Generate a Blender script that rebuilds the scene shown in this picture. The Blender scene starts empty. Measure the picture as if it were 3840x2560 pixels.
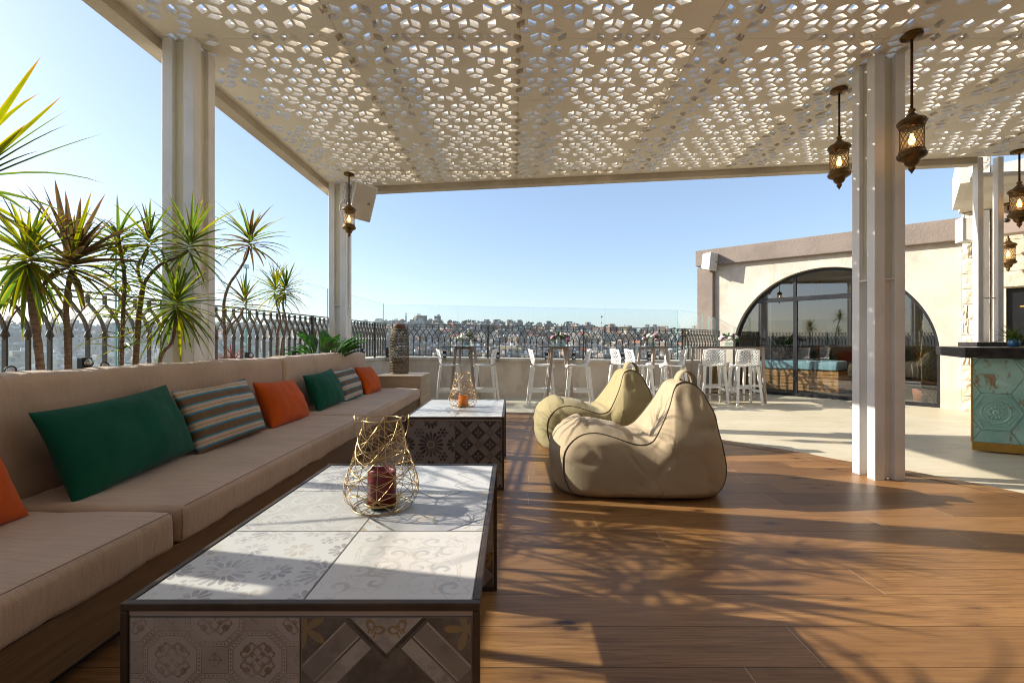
import bpy, bmesh, math, random
from mathutils import Vector, Matrix, noise
R = math.radians
PI = math.pi
scene = bpy.context.scene
col = scene.collection
rng = random.Random(7)
CAM_H = 1.2

# ---------------------------------------------------------------- helpers
def tag(o, label=None, cat=None, group=None, kind=None):
    if label: o['label'] = label
    if cat: o['category'] = cat
    if group: o['group'] = group
    if kind: o['kind'] = kind
    return o

def empty(name, loc=(0, 0, 0), rz=0.0, label=None, cat=None, group=None):
    o = bpy.data.objects.new(name, None)
    o.empty_display_size = 0.1
    col.objects.link(o)
    o.location = loc
    o.rotation_euler = (0, 0, rz)
    return tag(o, label, cat, group)

def copy_tree(o, parent=None):
    c = o.copy()
    col.objects.link(c)
    if parent is not None:
        c.parent = parent
    for ch in list(o.children):
        copy_tree(ch, c)
    return c

class MB:
    """collects faces and links them as one mesh object"""
    def __init__(s):
        s.v = []; s.f = []; s.m = []; s.sm = []; s.uv = []
    def face(s, pts, mi=0, smooth=False, uv=None):
        b = len(s.v)
        s.v += [tuple(p) for p in pts]
        s.f.append(list(range(b, b + len(pts)))); s.m.append(mi); s.sm.append(smooth); s.uv.append(uv)
    def add(s, verts, faces, mi=0, smooth=False):
        b = len(s.v)
        s.v += [tuple(p) for p in verts]
        for f in faces:
            s.f.append([b + i for i in f]); s.m.append(mi); s.sm.append(smooth); s.uv.append(None)
    def box(s, c, d, rz=0.0, mi=0, M=None):
        hx, hy, hz = d[0] / 2, d[1] / 2, d[2] / 2
        vs = [Vector((x, y, z)) for x in (-hx, hx) for y in (-hy, hy) for z in (-hz, hz)]
        if M is None:
            M = Matrix.Rotation(rz, 3, 'Z')
        vs = [M @ v + Vector(c) for v in vs]
        s.add(vs, [(0, 1, 3, 2), (4, 6, 7, 5), (0, 4, 5, 1), (2, 3, 7, 6), (0, 2, 6, 4), (1, 5, 7, 3)], mi)
        return s
    def span(s, a, b, mi=0):
        """axis aligned box from corner a to corner b"""
        return s.box([(p + q) / 2 for p, q in zip(a, b)], [abs(q - p) for p, q in zip(a, b)], mi=mi)
    def bar(s, a, b, w, d=None, mi=0, up=(0, 0, 1), w2=None, d2=None):
        """rectangular bar from a to b, width w along side, d along the other, may taper"""
        a, b = Vector(a), Vector(b)
        d = w if d is None else d
        w2 = w if w2 is None else w2
        d2 = d if d2 is None else d2
        t = (b - a).normalized()
        u = Vector(up)
        if abs(t.dot(u)) > 0.99: u = Vector((0, 1, 0))
        x = t.cross(u).normalized(); y = x.cross(t).normalized()
        vs = []
        for p, ww, dd in ((a, w, d), (b, w2, d2)):
            for i, j in ((-1, -1), (1, -1), (1, 1), (-1, 1)):
                vs.append(p + x * (i * ww / 2) + y * (j * dd / 2))
        s.add(vs, [(3, 2, 1, 0), (4, 5, 6, 7), (0, 1, 5, 4), (1, 2, 6, 5), (2, 3, 7, 6), (3, 0, 4, 7)], mi)
        return s
    def tube(s, pts, r, n=6, mi=0, closed=False, cap=True, smooth=True):
        pts = [Vector(p) for p in pts]
        k = len(pts)
        rr = r if isinstance(r, (list, tuple)) else [r] * k
        up = None
        vs = []
        for i, p in enumerate(pts):
            if closed:
                t = pts[(i + 1) % k] - pts[i - 1]
            else:
                t = pts[min(i + 1, k - 1)] - pts[max(i - 1, 0)]
            if t.length < 1e-9: t = Vector((0, 0, 1))
            t.normalize()
            if up is None:
                up = Vector((0, 0, 1)) if abs(t.z) < 0.9 else Vector((1, 0, 0))
            x = t.cross(up)
            if x.length < 1e-6:
                x = t.orthogonal()
            x.normalize(); y = x.cross(t).normalized(); up = y
            for j in range(n):
                a = 2 * PI * j / n
                vs.append(p + (x * math.cos(a) + y * math.sin(a)) * rr[i])
        fs = []
        last = k if closed else k - 1
        for i in range(last):
            i2 = (i + 1) % k
            for j in range(n):
                j2 = (j + 1) % n
                fs.append((i * n + j, i2 * n + j, i2 * n + j2, i * n + j2))
        if cap and not closed:
            fs.append(tuple(range(n))); fs.append(tuple((k - 1) * n + j for j in reversed(range(n))))
        s.add(vs, fs, mi, smooth)
        return s
    def lathe(s, prof, n=24, c=(0, 0, 0), mi=0, smooth=True, cap=False):
        c = Vector(c)
        vs = []
        for r, z in prof:
            for j in range(n):
                a = 2 * PI * j / n
                vs.append(c + Vector((r * math.cos(a), r * math.sin(a), z)))
        fs = []
        for i in range(len(prof) - 1):
            for j in range(n):
                j2 = (j + 1) % n
                fs.append((i * n + j, i * n + j2, (i + 1) * n + j2, (i + 1) * n + j))
        if cap:
            fs.append(tuple(reversed(range(n))))
            fs.append(tuple((len(prof) - 1) * n + j for j in range(n)))
        s.add(vs, fs, mi, smooth)
        return s
    def prism(s, poly, z0, z1, mi=0):
        n = len(poly)
        vs = [(x, y, z0) for x, y in poly] + [(x, y, z1) for x, y in poly]
        fs = [tuple(reversed(range(n))), tuple(range(n, 2 * n))]
        for i in range(n):
            j = (i + 1) % n
            fs.append((i, j, n + j, n + i))
        s.add(vs, fs, mi)
        return s
    def xform(s, M, start=0):
        for i in range(start, len(s.v)):
            s.v[i] = tuple(M @ Vector(s.v[i]))
        return s
    def build(s, name, mats, parent=None, loc=None, weld=False, bevel=0.0, segs=2, smooth=None, rot=None):
        me = bpy.data.meshes.new(name)
        me.from_pydata(s.v, [], s.f)
        if not isinstance(mats, (list, tuple)): mats = [mats]
        for m in mats: me.materials.append(m)
        for p, mi, sm in zip(me.polygons, s.m, s.sm):
            p.material_index = mi
            p.use_smooth = sm if smooth is None else smooth
        if any(u is not None for u in s.uv):
            L = me.uv_layers.new(name='UVMap')
            for p, u in zip(me.polygons, s.uv):
                if u:
                    for li, c in zip(p.loop_indices, u): L.data[li].uv = c
        if weld:
            bm = bmesh.new(); bm.from_mesh(me)
            bmesh.ops.remove_doubles(bm, verts=bm.verts, dist=1e-5)
            bmesh.ops.recalc_face_normals(bm, faces=bm.faces)
            bm.to_mesh(me); bm.free()
        me.update()
        o = bpy.data.objects.new(name, me)
        col.objects.link(o)
        if parent is not None: o.parent = parent
        if loc is not None: o.location = loc
        if rot is not None: o.rotation_euler = rot
        if bevel:
            md = o.modifiers.new('bevel', 'BEVEL')
            md.width = bevel; md.segments = segs; md.limit_method = 'ANGLE'; md.angle_limit = R(40)
        return o

def shade_auto(o, ang=40):
    for p in o.data.polygons: p.use_smooth = True
    try:
        o.data.set_sharp_from_angle(angle=R(ang))
    except Exception:
        pass
    return o

def catmull(pts, sub=6, closed=False):
    P = [Vector(p) for p in pts]
    n = len(P); out = []
    rngi = range(n if closed else n - 1)
    for i in rngi:
        if closed:
            p0, p1, p2, p3 = P[i - 1], P[i], P[(i + 1) % n], P[(i + 2) % n]
        else:
            p0, p1, p2, p3 = P[max(i - 1, 0)], P[i], P[i + 1], P[min(i + 2, n - 1)]
        for k in range(sub):
            t = k / sub
            out.append(0.5 * ((2 * p1) + (p2 - p0) * t + (2 * p0 - 5 * p1 + 4 * p2 - p3) * t * t + (3 * p1 - p0 - 3 * p2 + p3) * t ** 3))
    if not closed: out.append(P[-1])
    return out

def bake(o):
    """apply modifiers into the mesh"""
    dg = bpy.context.evaluated_depsgraph_get()
    dg.update()
    me = bpy.data.meshes.new_from_object(o.evaluated_get(dg))
    old = o.data
    o.modifiers.clear()
    o.data = me
    return o

# ---------------------------------------------------------------- node expressions
class E:
    def __init__(s, nt, sock): s.nt = nt; s.s = sock
    def _op(s, op, *args):
        n = s.nt.nodes.new('ShaderNodeMath'); n.operation = op
        for i, a in enumerate((s,) + args):
            if isinstance(a, E): s.nt.links.new(a.s, n.inputs[i])
            else: n.inputs[i].default_value = float(a)
        return E(s.nt, n.outputs[0])
    def __add__(s, o): return s._op('ADD', o)
    def __sub__(s, o): return s._op('SUBTRACT', o)
    def __mul__(s, o): return s._op('MULTIPLY', o)
    def __truediv__(s, o): return s._op('DIVIDE', o)
    __radd__ = __add__
    __rmul__ = __mul__
    def __rsub__(s, o): return (s * -1.0) + o
    def __neg__(s): return s * -1.0
    def lt(s, o): return s._op('LESS_THAN', o)
    def gt(s, o): return s._op('GREATER_THAN', o)
    def floor(s): return s._op('FLOOR')
    def frac(s): return s._op('FRACT')
    def abs(s): return s._op('ABSOLUTE')
    def sin(s): return s._op('SINE')
    def cos(s): return s._op('COSINE')
    def sqrt(s): return s._op('SQRT')
    def max(s, o): return s._op('MAXIMUM', o)
    def min(s, o): return s._op('MINIMUM', o)
    def pow(s, o): return s._op('POWER', o)
    def atan2(s, o): return s._op('ARCTAN2', o)
    def mod(s, o): return s._op('FLOORED_MODULO', o)
    def band(s, lo, hi): return s.gt(lo) * s.lt(hi)
    def ramp(s, a, b):
        n = s.nt.nodes.new('ShaderNodeMapRange'); n.interpolation_type = 'SMOOTHSTEP'
        s.nt.links.new(s.s, n.inputs[0])
        n.inputs[1].default_value = a; n.inputs[2].default_value = b
        return E(s.nt, n.outputs[0])

class Mat:
    def __init__(s, name, rough=0.5, metal=0.0):
        s.m = bpy.data.materials.new(name); s.m.use_nodes = True
        s.nt = s.m.node_tree
        s.bsdf = s.nt.nodes['Principled BSDF']
        s.out = s.nt.nodes['Material Output']
        s.bsdf.inputs['Roughness'].default_value = rough
        s.bsdf.inputs['Metallic'].default_value = metal
        s.tc = s.nt.nodes.new('ShaderNodeTexCoord')
    def N(s, t): return s.nt.nodes.new(t)
    def L(s, a, b): s.nt.links.new(a.s if isinstance(a, E) else a, b)
    def coord(s, kind='Object', scale=None, rot=None):
        o = s.tc.outputs[kind]
        if scale is not None or rot is not None:
            mp = s.N('ShaderNodeMapping')
            s.L(o, mp.inputs['Vector'])
            if scale is not None: mp.inputs['Scale'].default_value = scale if not isinstance(scale, (int, float)) else (scale,) * 3
            if rot is not None: mp.inputs['Rotation'].default_value = rot
            o = mp.outputs[0]
        return o
    def xyz(s, vec):
        n = s.N('ShaderNodeSeparateXYZ'); s.L(vec, n.inputs[0])
        return [E(s.nt, n.outputs[i]) for i in range(3)]
    def vec(s, x, y, z=0.0):
        n = s.N('ShaderNodeCombineXYZ')
        for i, a in enumerate((x, y, z)):
            if isinstance(a, E): s.L(a, n.inputs[i])
            else: n.inputs[i].default_value = a
        return n.outputs[0]
    def noise(s, vec, scale=5, detail=4, rough=0.55, dist=0.0):
        n = s.N('ShaderNodeTexNoise')
        s.L(vec, n.inputs['Vector'])
        n.inputs['Scale'].default_value = scale; n.inputs['Detail'].default_value = detail
        n.inputs['Roughness'].default_value = rough; n.inputs['Distortion'].default_value = dist
        return E(s.nt, n.outputs['Fac'])
    def voronoi(s, vec, scale=5, feature='F1'):
        n = s.N('ShaderNodeTexVoronoi'); n.feature = feature
        s.L(vec, n.inputs['Vector']); n.inputs['Scale'].default_value = scale
        return E(s.nt, n.outputs['Distance'])
    def white(s, vec):
        n = s.N('ShaderNodeTexWhiteNoise'); n.noise_dimensions = '3D'
        s.L(vec, n.inputs['Vector'])
        return E(s.nt, n.outputs['Value'])
    def rgb(s, c):
        n = s.N('ShaderNodeRGB'); n.outputs[0].default_value = (c[0], c[1], c[2], 1)
        return n.outputs[0]
    def mix(s, f, a, b):
        n = s.N('ShaderNodeMix'); n.data_type = 'RGBA'
        if isinstance(f, E): s.L(f, n.inputs[0])
        else: n.inputs[0].default_value = f
        for k, c in ((6, a), (7, b)):
            if isinstance(c, (tuple, list)): n.inputs[k].default_value = (c[0], c[1], c[2], 1)
            else: s.L(c, n.inputs[k])
        return n.outputs[2]
    def color(s, c):
        if isinstance(c, (tuple, list)): s.bsdf.inputs['Base Color'].default_value = (c[0], c[1], c[2], 1)
        else: s.L(c, s.bsdf.inputs['Base Color'])
        return s
    def rough(s, r):
        if isinstance(r, E): s.L(r, s.bsdf.inputs['Roughness'])
        else: s.bsdf.inputs['Roughness'].default_value = r
        return s
    def bump(s, h, strength=0.3, dist=0.01):
        n = s.N('ShaderNodeBump')
        n.inputs['Strength'].default_value = strength; n.inputs['Distance'].default_value = dist
        s.L(h, n.inputs['Height'])
        s.L(n.outputs[0], s.bsdf.inputs['Normal'])
        return s

def simple(name, c, rough=0.5, metal=0.0, var=0.12, vscale=6, bump=0.0, bscale=60, bdist=0.004, coord='Object', spec=None):
    m = Mat(name, rough, metal)
    v = m.coord(coord)
    n = m.noise(v, vscale, 5)
    lo = tuple(x * (1 - var) for x in c); hi = tuple(min(1, x * (1 + var)) for x in c)
    m.color(m.mix(n.ramp(0.3, 0.7), lo, hi))
    m.rough(n * 0.12 + (rough - 0.06))
    if bump:
        m.bump(m.noise(v, bscale, 3), bump, bdist)
    if spec is not None: m.bsdf.inputs['Specular IOR Level'].default_value = spec
    return m.m
# ---------------------------------------------------------------- materials
MT = {}
MT['white_paint'] = simple('white_paint', (0.79, 0.77, 0.735), 0.45, var=0.06, vscale=3, bump=0.15, bscale=90, bdist=0.002)
def mk_infill():
    m = Mat('white_infill', 0.5); m.color((.82, .78, .68))
    tl = m.N('ShaderNodeBsdfTranslucent'); tl.inputs[0].default_value = (.86, .84, .72, 1)
    mx = m.N('ShaderNodeMixShader'); mx.inputs[0].default_value = .55
    m.L(m.bsdf.outputs[0], mx.inputs[1]); m.L(tl.outputs[0], mx.inputs[2]); m.L(mx.outputs[0], m.out.inputs[0])
    return m.m
MT['white_infill'] = mk_infill()

def mk_ceiling():
    m = Mat('ceiling_panel', 0.6)
    v = m.coord()
    n = m.noise(v, 1.3, 5); st = m.noise(m.coord(scale=(1.2, 5, 1)), 2.0, 6, 0.6, 1.5)
    c = m.mix(n.ramp(0.3, 0.7), (0.80, 0.735, 0.63), (0.87, 0.815, 0.72))
    c = m.mix(st.ramp(0.62, 0.78) * 0.45, c, (0.50, 0.38, 0.24))
    m.color(c); m.bump(m.noise(v, 120, 2), 0.1, 0.001)
    return m.m
MT['ceiling'] = mk_ceiling()

def mk_stucco(name, a, b, bs=45, st=0.6, dist=0.012, stain=None):
    m = Mat(name, 0.9)
    v = m.coord()
    n = m.noise(v, 1.6, 6, 0.6)
    c = m.mix(n.ramp(0.32, 0.68), a, b)
    if stain:
        s1 = m.noise(m.coord(scale=(1, 1, 0.45)), 2.1, 7, 0.65, 0.6)
        c = m.mix(s1.ramp(0.50, 0.68) * 0.6, c, stain)
        s2 = m.noise(m.coord(scale=(3, 3, .25)), 3.0, 6, 0.6)
        c = m.mix(s2.ramp(0.58, 0.75) * 0.35, c, stain)
    m.color(c)
    m.bump(m.noise(v, bs, 6, 0.65), st, dist)
    return m.m
MT['beam'] = mk_stucco('rough_plaster', (0.52, 0.45, 0.36), (0.64, 0.57, 0.46), 40, 0.8, 0.012)
MT['brown_stucco'] = mk_stucco('brown_stucco', (0.205, 0.165, 0.138), (0.26, 0.212, 0.178), 26, 0.7, 0.015)
MT['arch_plaster'] = mk_stucco('cream_plaster', (0.52, 0.46, 0.385), (0.63, 0.57, 0.49), 14, 0.45, 0.014, (0.46, 0.345, 0.25))
MT['parapet'] = mk_stucco('parapet_plaster', (0.58, 0.48, 0.375), (0.69, 0.59, 0.475), 22, 0.4, 0.012, (0.42, 0.31, 0.22))
MT['cap_stone'] = mk_stucco('cap_stone', (0.58, 0.52, 0.43), (0.68, 0.61, 0.50), 30, 0.3, 0.006, (0.40, 0.32, 0.24))
MT['limestone'] = mk_stucco('limestone', (0.66, 0.56, 0.42), (0.80, 0.72, 0.58), 9, 0.9, 0.03, (0.56, 0.40, 0.25))
MT['soffit'] = mk_stucco('soffit_plaster', (0.72, 0.69, 0.62), (0.78, 0.75, 0.68), 30, 0.2, 0.004, (0.55, 0.45, 0.32))

def mk_concrete():
    m = Mat('terrace_concrete', 0.42)
    v = m.coord()
    n = m.noise(v, 0.9, 6, 0.6, 0.4); n2 = m.noise(m.coord(scale=(0.5, 2.2, 1), rot=(0, 0, 0.35)), 3.2, 7, 0.7, 0.8)
    c = m.mix(n.ramp(0.3, 0.7), (0.62, 0.545, 0.38), (0.72, 0.655, 0.50))
    c = m.mix(n2.ramp(0.45, 0.75) * 0.55, c, (0.44, 0.385, 0.24))
    c = m.mix(m.noise(v, 30, 4).ramp(0.6, 0.75) * 0.25, c, (0.38, 0.34, 0.26))
    m.color(c); m.rough(n2 * 0.35 + 0.28)
    m.bump(m.noise(v, 25, 5), 0.08, 0.004)
    return m.m
MT['concrete'] = mk_concrete()

def wood_nodes(m, x, y, board, length, dark, mid, light, grain=1.0, joint=0.0016, axis_mix=True, knots=True):
    """planks run along x, stacked along y"""
    row = (y / board).floor()
    off = m.white(m.vec(row, 3.7, 1.0)) * length
    xs = x + off
    seg = (xs / length).floor()
    pid = m.white(m.vec(row, seg, 5.3)); pid2 = m.white(m.vec(row, seg, 11.9))
    fy = (y / board).frac(); fx = (xs / length).frac()
    gv = m.vec(x * 1.0 + pid * 31.0, y * 15.0 + pid2 * 17.0, pid * 9.0)
    g1 = m.noise(gv, 2.2 * grain, 7, 0.62, 0.7)
    gv2 = m.vec(x * 3.0 + pid * 11.0, y * 95.0, pid * 4.0)
    g2 = m.noise(gv2, 1.6 * grain, 4, 0.6)
    c = m.mix(g1.ramp(0.28, 0.72), mid, light)
    c = m.mix(g2.ramp(0.45, 0.72) * 0.5, c, dark)
    big = m.noise(m.vec(x * 0.8 + pid * 7.0, y * 4.0, pid2 * 5.0), 1.4, 4, 0.6, 1.2)
    c = m.mix(big.ramp(0.52, 0.75) * 0.55, c, dark)
    c = m.mix(pid * 0.62, c, dark)
    c = m.mix(pid2 * 0.30, c, light)
    if knots:
        kv = m.voronoi(m.vec(x * 1.0 + pid * 3.0, y * 2.4 + pid2 * 5.0, 0.0), 1.9)
        kn = m.noise(m.vec(x * 6, y * 14, 0), 4, 4)
        c = m.mix((1.0 - (kv + kn * 0.10 - 0.05).ramp(0.035, 0.11)) * 0.88, c, (0.022, 0.012, 0.007))
        c = m.mix((1.0 - (kv + kn * 0.14 - 0.07).ramp(0.06, 0.26)) * 0.35, c, (dark[0] * 0.6, dark[1] * 0.5, dark[2] * 0.5))
    jl = fy.lt(joint / board).max(fy.gt(1 - joint / board))
    je = fx.lt(0.0022 / length * 1.0)
    c = m.mix(jl * 0.8, c, (dark[0] * 0.3, dark[1] * 0.3, dark[2] * 0.3))
    return c, g1, g2, jl, je, pid

def mk_deck():
    m = Mat('deck_planks', 0.36)
    x, y, z = m.xyz(m.coord())
    c, g1, g2, jl, je, pid = wood_nodes(m, x, y + 0.013, 0.2395, 1.85, (0.070, 0.027, 0.009), (0.250, 0.120, 0.040), (0.400, 0.212, 0.080), 1.0, 0.0015)
    c = m.mix(je * (m.white(m.vec(pid, pid, 1)).gt(0.3)) * 0.85, c, (0.62, 0.50, 0.36))
    m.color(c); m.rough(g1 * 0.2 + g2 * 0.14 + 0.20 + jl * 0.3); m.bsdf.inputs['Specular IOR Level'].default_value = 0.30
    m.bump(g2 * 0.4 + (1.0 - jl), 0.12, 0.003)
    return m.m
MT['deck'] = mk_deck()

def mk_oak(name, dark, mid, light, board=0.14, vertical=False):
    m = Mat(name, 0.55)
    x, y, z = m.xyz(m.coord())
    xx = x + y
    c, g1, g2, jl, je, pid = wood_nodes(m, xx, z, board, 2.2, dark, mid, light, 1.4, 0.001, knots=False)
    m.color(c); m.bump(g2, 0.12, 0.002); m.rough(g1 * 0.2 + 0.42)
    return m.m
MT['oak'] = mk_oak('oak_veneer', (0.085, 0.042, 0.016), (0.19, 0.100, 0.043), (0.28, 0.160, 0.075), 0.3)
MT['oak_pale'] = mk_oak('pale_oak_veneer', (0.30, 0.21, 0.13), (0.44, 0.335, 0.22), (0.54, 0.42, 0.29), 0.3)
MT['slat_wood'] = mk_oak('slat_wood', (0.30, 0.13, 0.035), (0.46, 0.22, 0.065), (0.58, 0.31, 0.11), 0.09)

def mk_fabric(name, c, var=0.10, weave=520, fold=0.25, fdir=(1, 1, 1), sheen=0.25, heather=0.25):
    m = Mat(name, 0.92)
    v = m.coord()
    x, y, z = m.xyz(v)
    n = m.noise(v, 3, 4)
    lo = tuple(k * (1 - var) for k in c); hi = tuple(k * (1 + var) for k in c)
    cc = m.mix(n.ramp(0.3, 0.7), lo, hi)
    h = m.noise(v, 210, 2)
    cc = m.mix(h.ramp(0.35, 0.65) * heather, cc, tuple(k * 0.62 for k in c))
    m.color(cc)
    folds = m.noise(m.coord(scale=fdir), 6.0, 3, 0.5, 0.8)
    w = (x * weave).sin() + (z * weave).sin() + (y * weave).sin()
    m.bump(folds * fold * 3.0 + w * 0.01 + h * 0.05, 0.45, 0.012)
    m.bsdf.inputs['Sheen Weight'].default_value = sheen
    m.bsdf.inputs['Sheen Roughness'].default_value = 0.5
    m.bsdf.inputs['Specular IOR Level'].default_value = 0.2
    return m.m
MT['sofa'] = mk_fabric('sofa_linen', (0.555, 0.395, 0.280), 0.08, 500, 0.42, (0.6, 4.5, 0.9))
MT['sofa_seam'] = simple('sofa_seam', (0.22, 0.145, 0.10), 0.9)
MT['green'] = mk_fabric('green_cotton', (0.002, 0.080, 0.045), 0.12, 900, 0.30, (1.2, 1.2, 1.2), 0.1, 0.2)
MT['orange'] = mk_fabric('orange_cotton', (0.56, 0.088, 0.006), 0.10, 900, 0.35, (1.2, 1.2, 1.2), 0.1, 0.2)
MT['bean_beige'] = mk_fabric('beige_canvas', (0.430, 0.342, 0.222), 0.06, 420, 0.16, (1, 1, 1), 0.1, 0.25)
MT['bean_olive'] = mk_fabric('olive_canvas', (0.365, 0.305, 0.160), 0.06, 420, 0.16, (1, 1, 1), 0.1, 0.25)
MT['pipe_dark'] = simple('piping_dark', (0.10, 0.075, 0.045), 0.8)
MT['pipe_beige'] = simple('piping_beige', (0.20, 0.15, 0.085), 0.8)

def mk_stripe():
    m = Mat('striped_cotton', 0.9)
    x, y, z = m.xyz(m.coord())
    v = m.coord()
    t = ((z + 0.012 + x * 0.02) / 0.118).frac()
    brown, cream, blue, rust, lblue = (0.165, 0.112, 0.072), (0.60, 0.47, 0.35), (0.035, 0.26, 0.42), (0.27, 0.15, 0.05), (0.16, 0.36, 0.47)
    c = m.mix(t.band(0.46, 0.96), brown, cream)
    c = m.mix(t.band(0.40, 0.48).max(t.band(0.93, 0.995)), c, blue)
    c = m.mix(t.band(0.48, 0.52).max(t.band(0.895, 0.93)), c, lblue)
    c = m.mix(t.band(0.68, 0.705), c, brown)
    c = m.mix(t.band(0.08, 0.10).max(t.band(0.30, 0.32)), c, rust)
    c = m.mix(m.noise(v, 160, 2).ramp(0.3, 0.7) * 0.2, c, (0.12, 0.09, 0.06))
    m.color(c)
    m.bump(m.noise(m.coord(scale=(1.2, 1.2, 1.2)), 6, 3, 0.5, 0.8), 0.5, 0.02)
    m.bsdf.inputs['Specular IOR Level'].default_value = 0.2
    return m.m
MT['stripe'] = mk_stripe()

MT['steel'] = simple('brown_steel', (0.060, 0.038, 0.024), 0.48, 0.25, var=0.3, vscale=9, bump=0.1, bscale=60)
MT['rail_metal'] = simple('rail_iron', (0.105, 0.090, 0.070), 0.5, 0.35, var=0.15, bump=0.2, bscale=80)
MT['gold'] = simple('gold_wire', (0.46, 0.325, 0.15), 0.33, 0.95, var=0.12, vscale=20)
MT['copper_wire'] = simple('bronze_wire', (0.50, 0.33, 0.17), 0.34, 0.9, var=0.12, vscale=20)
MT['brass'] = simple('aged_brass', (0.135, 0.076, 0.026), 0.42, 0.75, var=0.45, vscale=18, bump=0.5, bscale=30, bdist=0.004)
MT['brass_bright'] = simple('polished_brass', (0.60, 0.42, 0.16), 0.25, 0.95, var=0.1)
MT['silver'] = simple('steel_disc', (0.55, 0.55, 0.55), 0.25, 1.0, var=0.1)
MT['rod'] = simple('lantern_rod', (0.10, 0.035, 0.018), 0.4, 0.6, var=0.3)
MT['rattan'] = simple('rattan_bronze', (0.135, 0.092, 0.042), 0.5, 0.35, var=0.35, vscale=40, bump=0.4, bscale=120)
MT['black_frame'] = simple('black_aluminium', (0.022, 0.022, 0.026), 0.35, 0.2, var=0.2)
MT['black_plastic'] = simple('black_plastic', (0.02, 0.02, 0.021), 0.4, var=0.2)
MT['rubber'] = simple('rubber', (0.015, 0.015, 0.015), 0.8)
MT['plastic_white'] = simple('white_plastic', (0.86, 0.86, 0.84), 0.38, var=0.03, vscale=3)
MT['speaker'] = simple('speaker_shell', (0.70, 0.69, 0.65), 0.5, var=0.04)
MT['grout'] = simple('grout_board', (0.30, 0.28, 0.25), 0.9)
MT['speaker_grille'] = simple('speaker_grille', (0.56, 0.52, 0.46), 0.7, var=0.05, bump=0.3, bscale=300)
MT['taupe'] = simple('taupe_metal', (0.40, 0.32, 0.275), 0.5, 0.1, var=0.05)
MT['table_top'] = simple('dark_glossy_top', (0.055, 0.055, 0.06), 0.12, var=0.2, vscale=3)
MT['slab'] = simple('dark_stone_slab', (0.030, 0.026, 0.027), 0.35, var=0.35, vscale=14, bump=0.2, bscale=30, bdist=0.004)
MT['gold_trim'] = simple('gold_trim', (0.56, 0.33, 0.075), 0.36, 0.6, var=0.12)
MT['soil'] = simple('soil', (0.05, 0.035, 0.024), 0.95, var=0.4, bump=0.8, bscale=30, bdist=0.02)
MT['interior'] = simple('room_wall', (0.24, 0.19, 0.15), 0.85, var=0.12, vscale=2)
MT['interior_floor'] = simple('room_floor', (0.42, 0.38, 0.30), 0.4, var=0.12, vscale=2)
MT['blue_fabric'] = mk_fabric('pale_blue_canvas', (0.28, 0.46, 0.52), 0.06, 500, 0.3, (1, 1, 1), 0.1, 0.15)
MT['blue_glass'] = simple('blue_vase', (0.05, 0.16, 0.30), 0.15)
MT['terracotta'] = simple('terracotta', (0.28, 0.10, 0.05), 0.7)
MT['wick'] = simple('wick', (0.02, 0.015, 0.01), 0.9)

def mk_wax(name, c, rad):
    m = Mat(name, 0.42)
    v = m.coord()
    n = m.noise(v, 60, 3)
    m.color(m.mix(n.ramp(0.3, 0.75), c, tuple(min(1, k * 1.35) for k in c)))
    m.bump(n, 0.35, 0.003)
    m.bsdf.inputs['Subsurface Weight'].default_value = 0.2
    m.bsdf.inputs['Subsurface Radius'].default_value = rad
    m.bsdf.inputs['Subsurface Scale'].default_value = 0.03
    return m.m
MT['wax_red'] = mk_wax('red_wax', (0.11, 0.001, 0.003), (1, 0.1, 0.1))
MT['wax_orange'] = mk_wax('orange_wax', (0.85, 0.20, 0.004), (1, 0.4, 0.05))

def mk_bulb(c, st):
    m = Mat('lit_bulb', 0.4)
    m.color((0.9, 0.6, 0.3))
    m.bsdf.inputs['Emission Color'].default_value = (c[0], c[1], c[2], 1)
    m.bsdf.inputs['Emission Strength'].default_value = st
    return m.m
MT['bulb'] = mk_bulb((1.0, 0.50, 0.13), 16.0)

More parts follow.
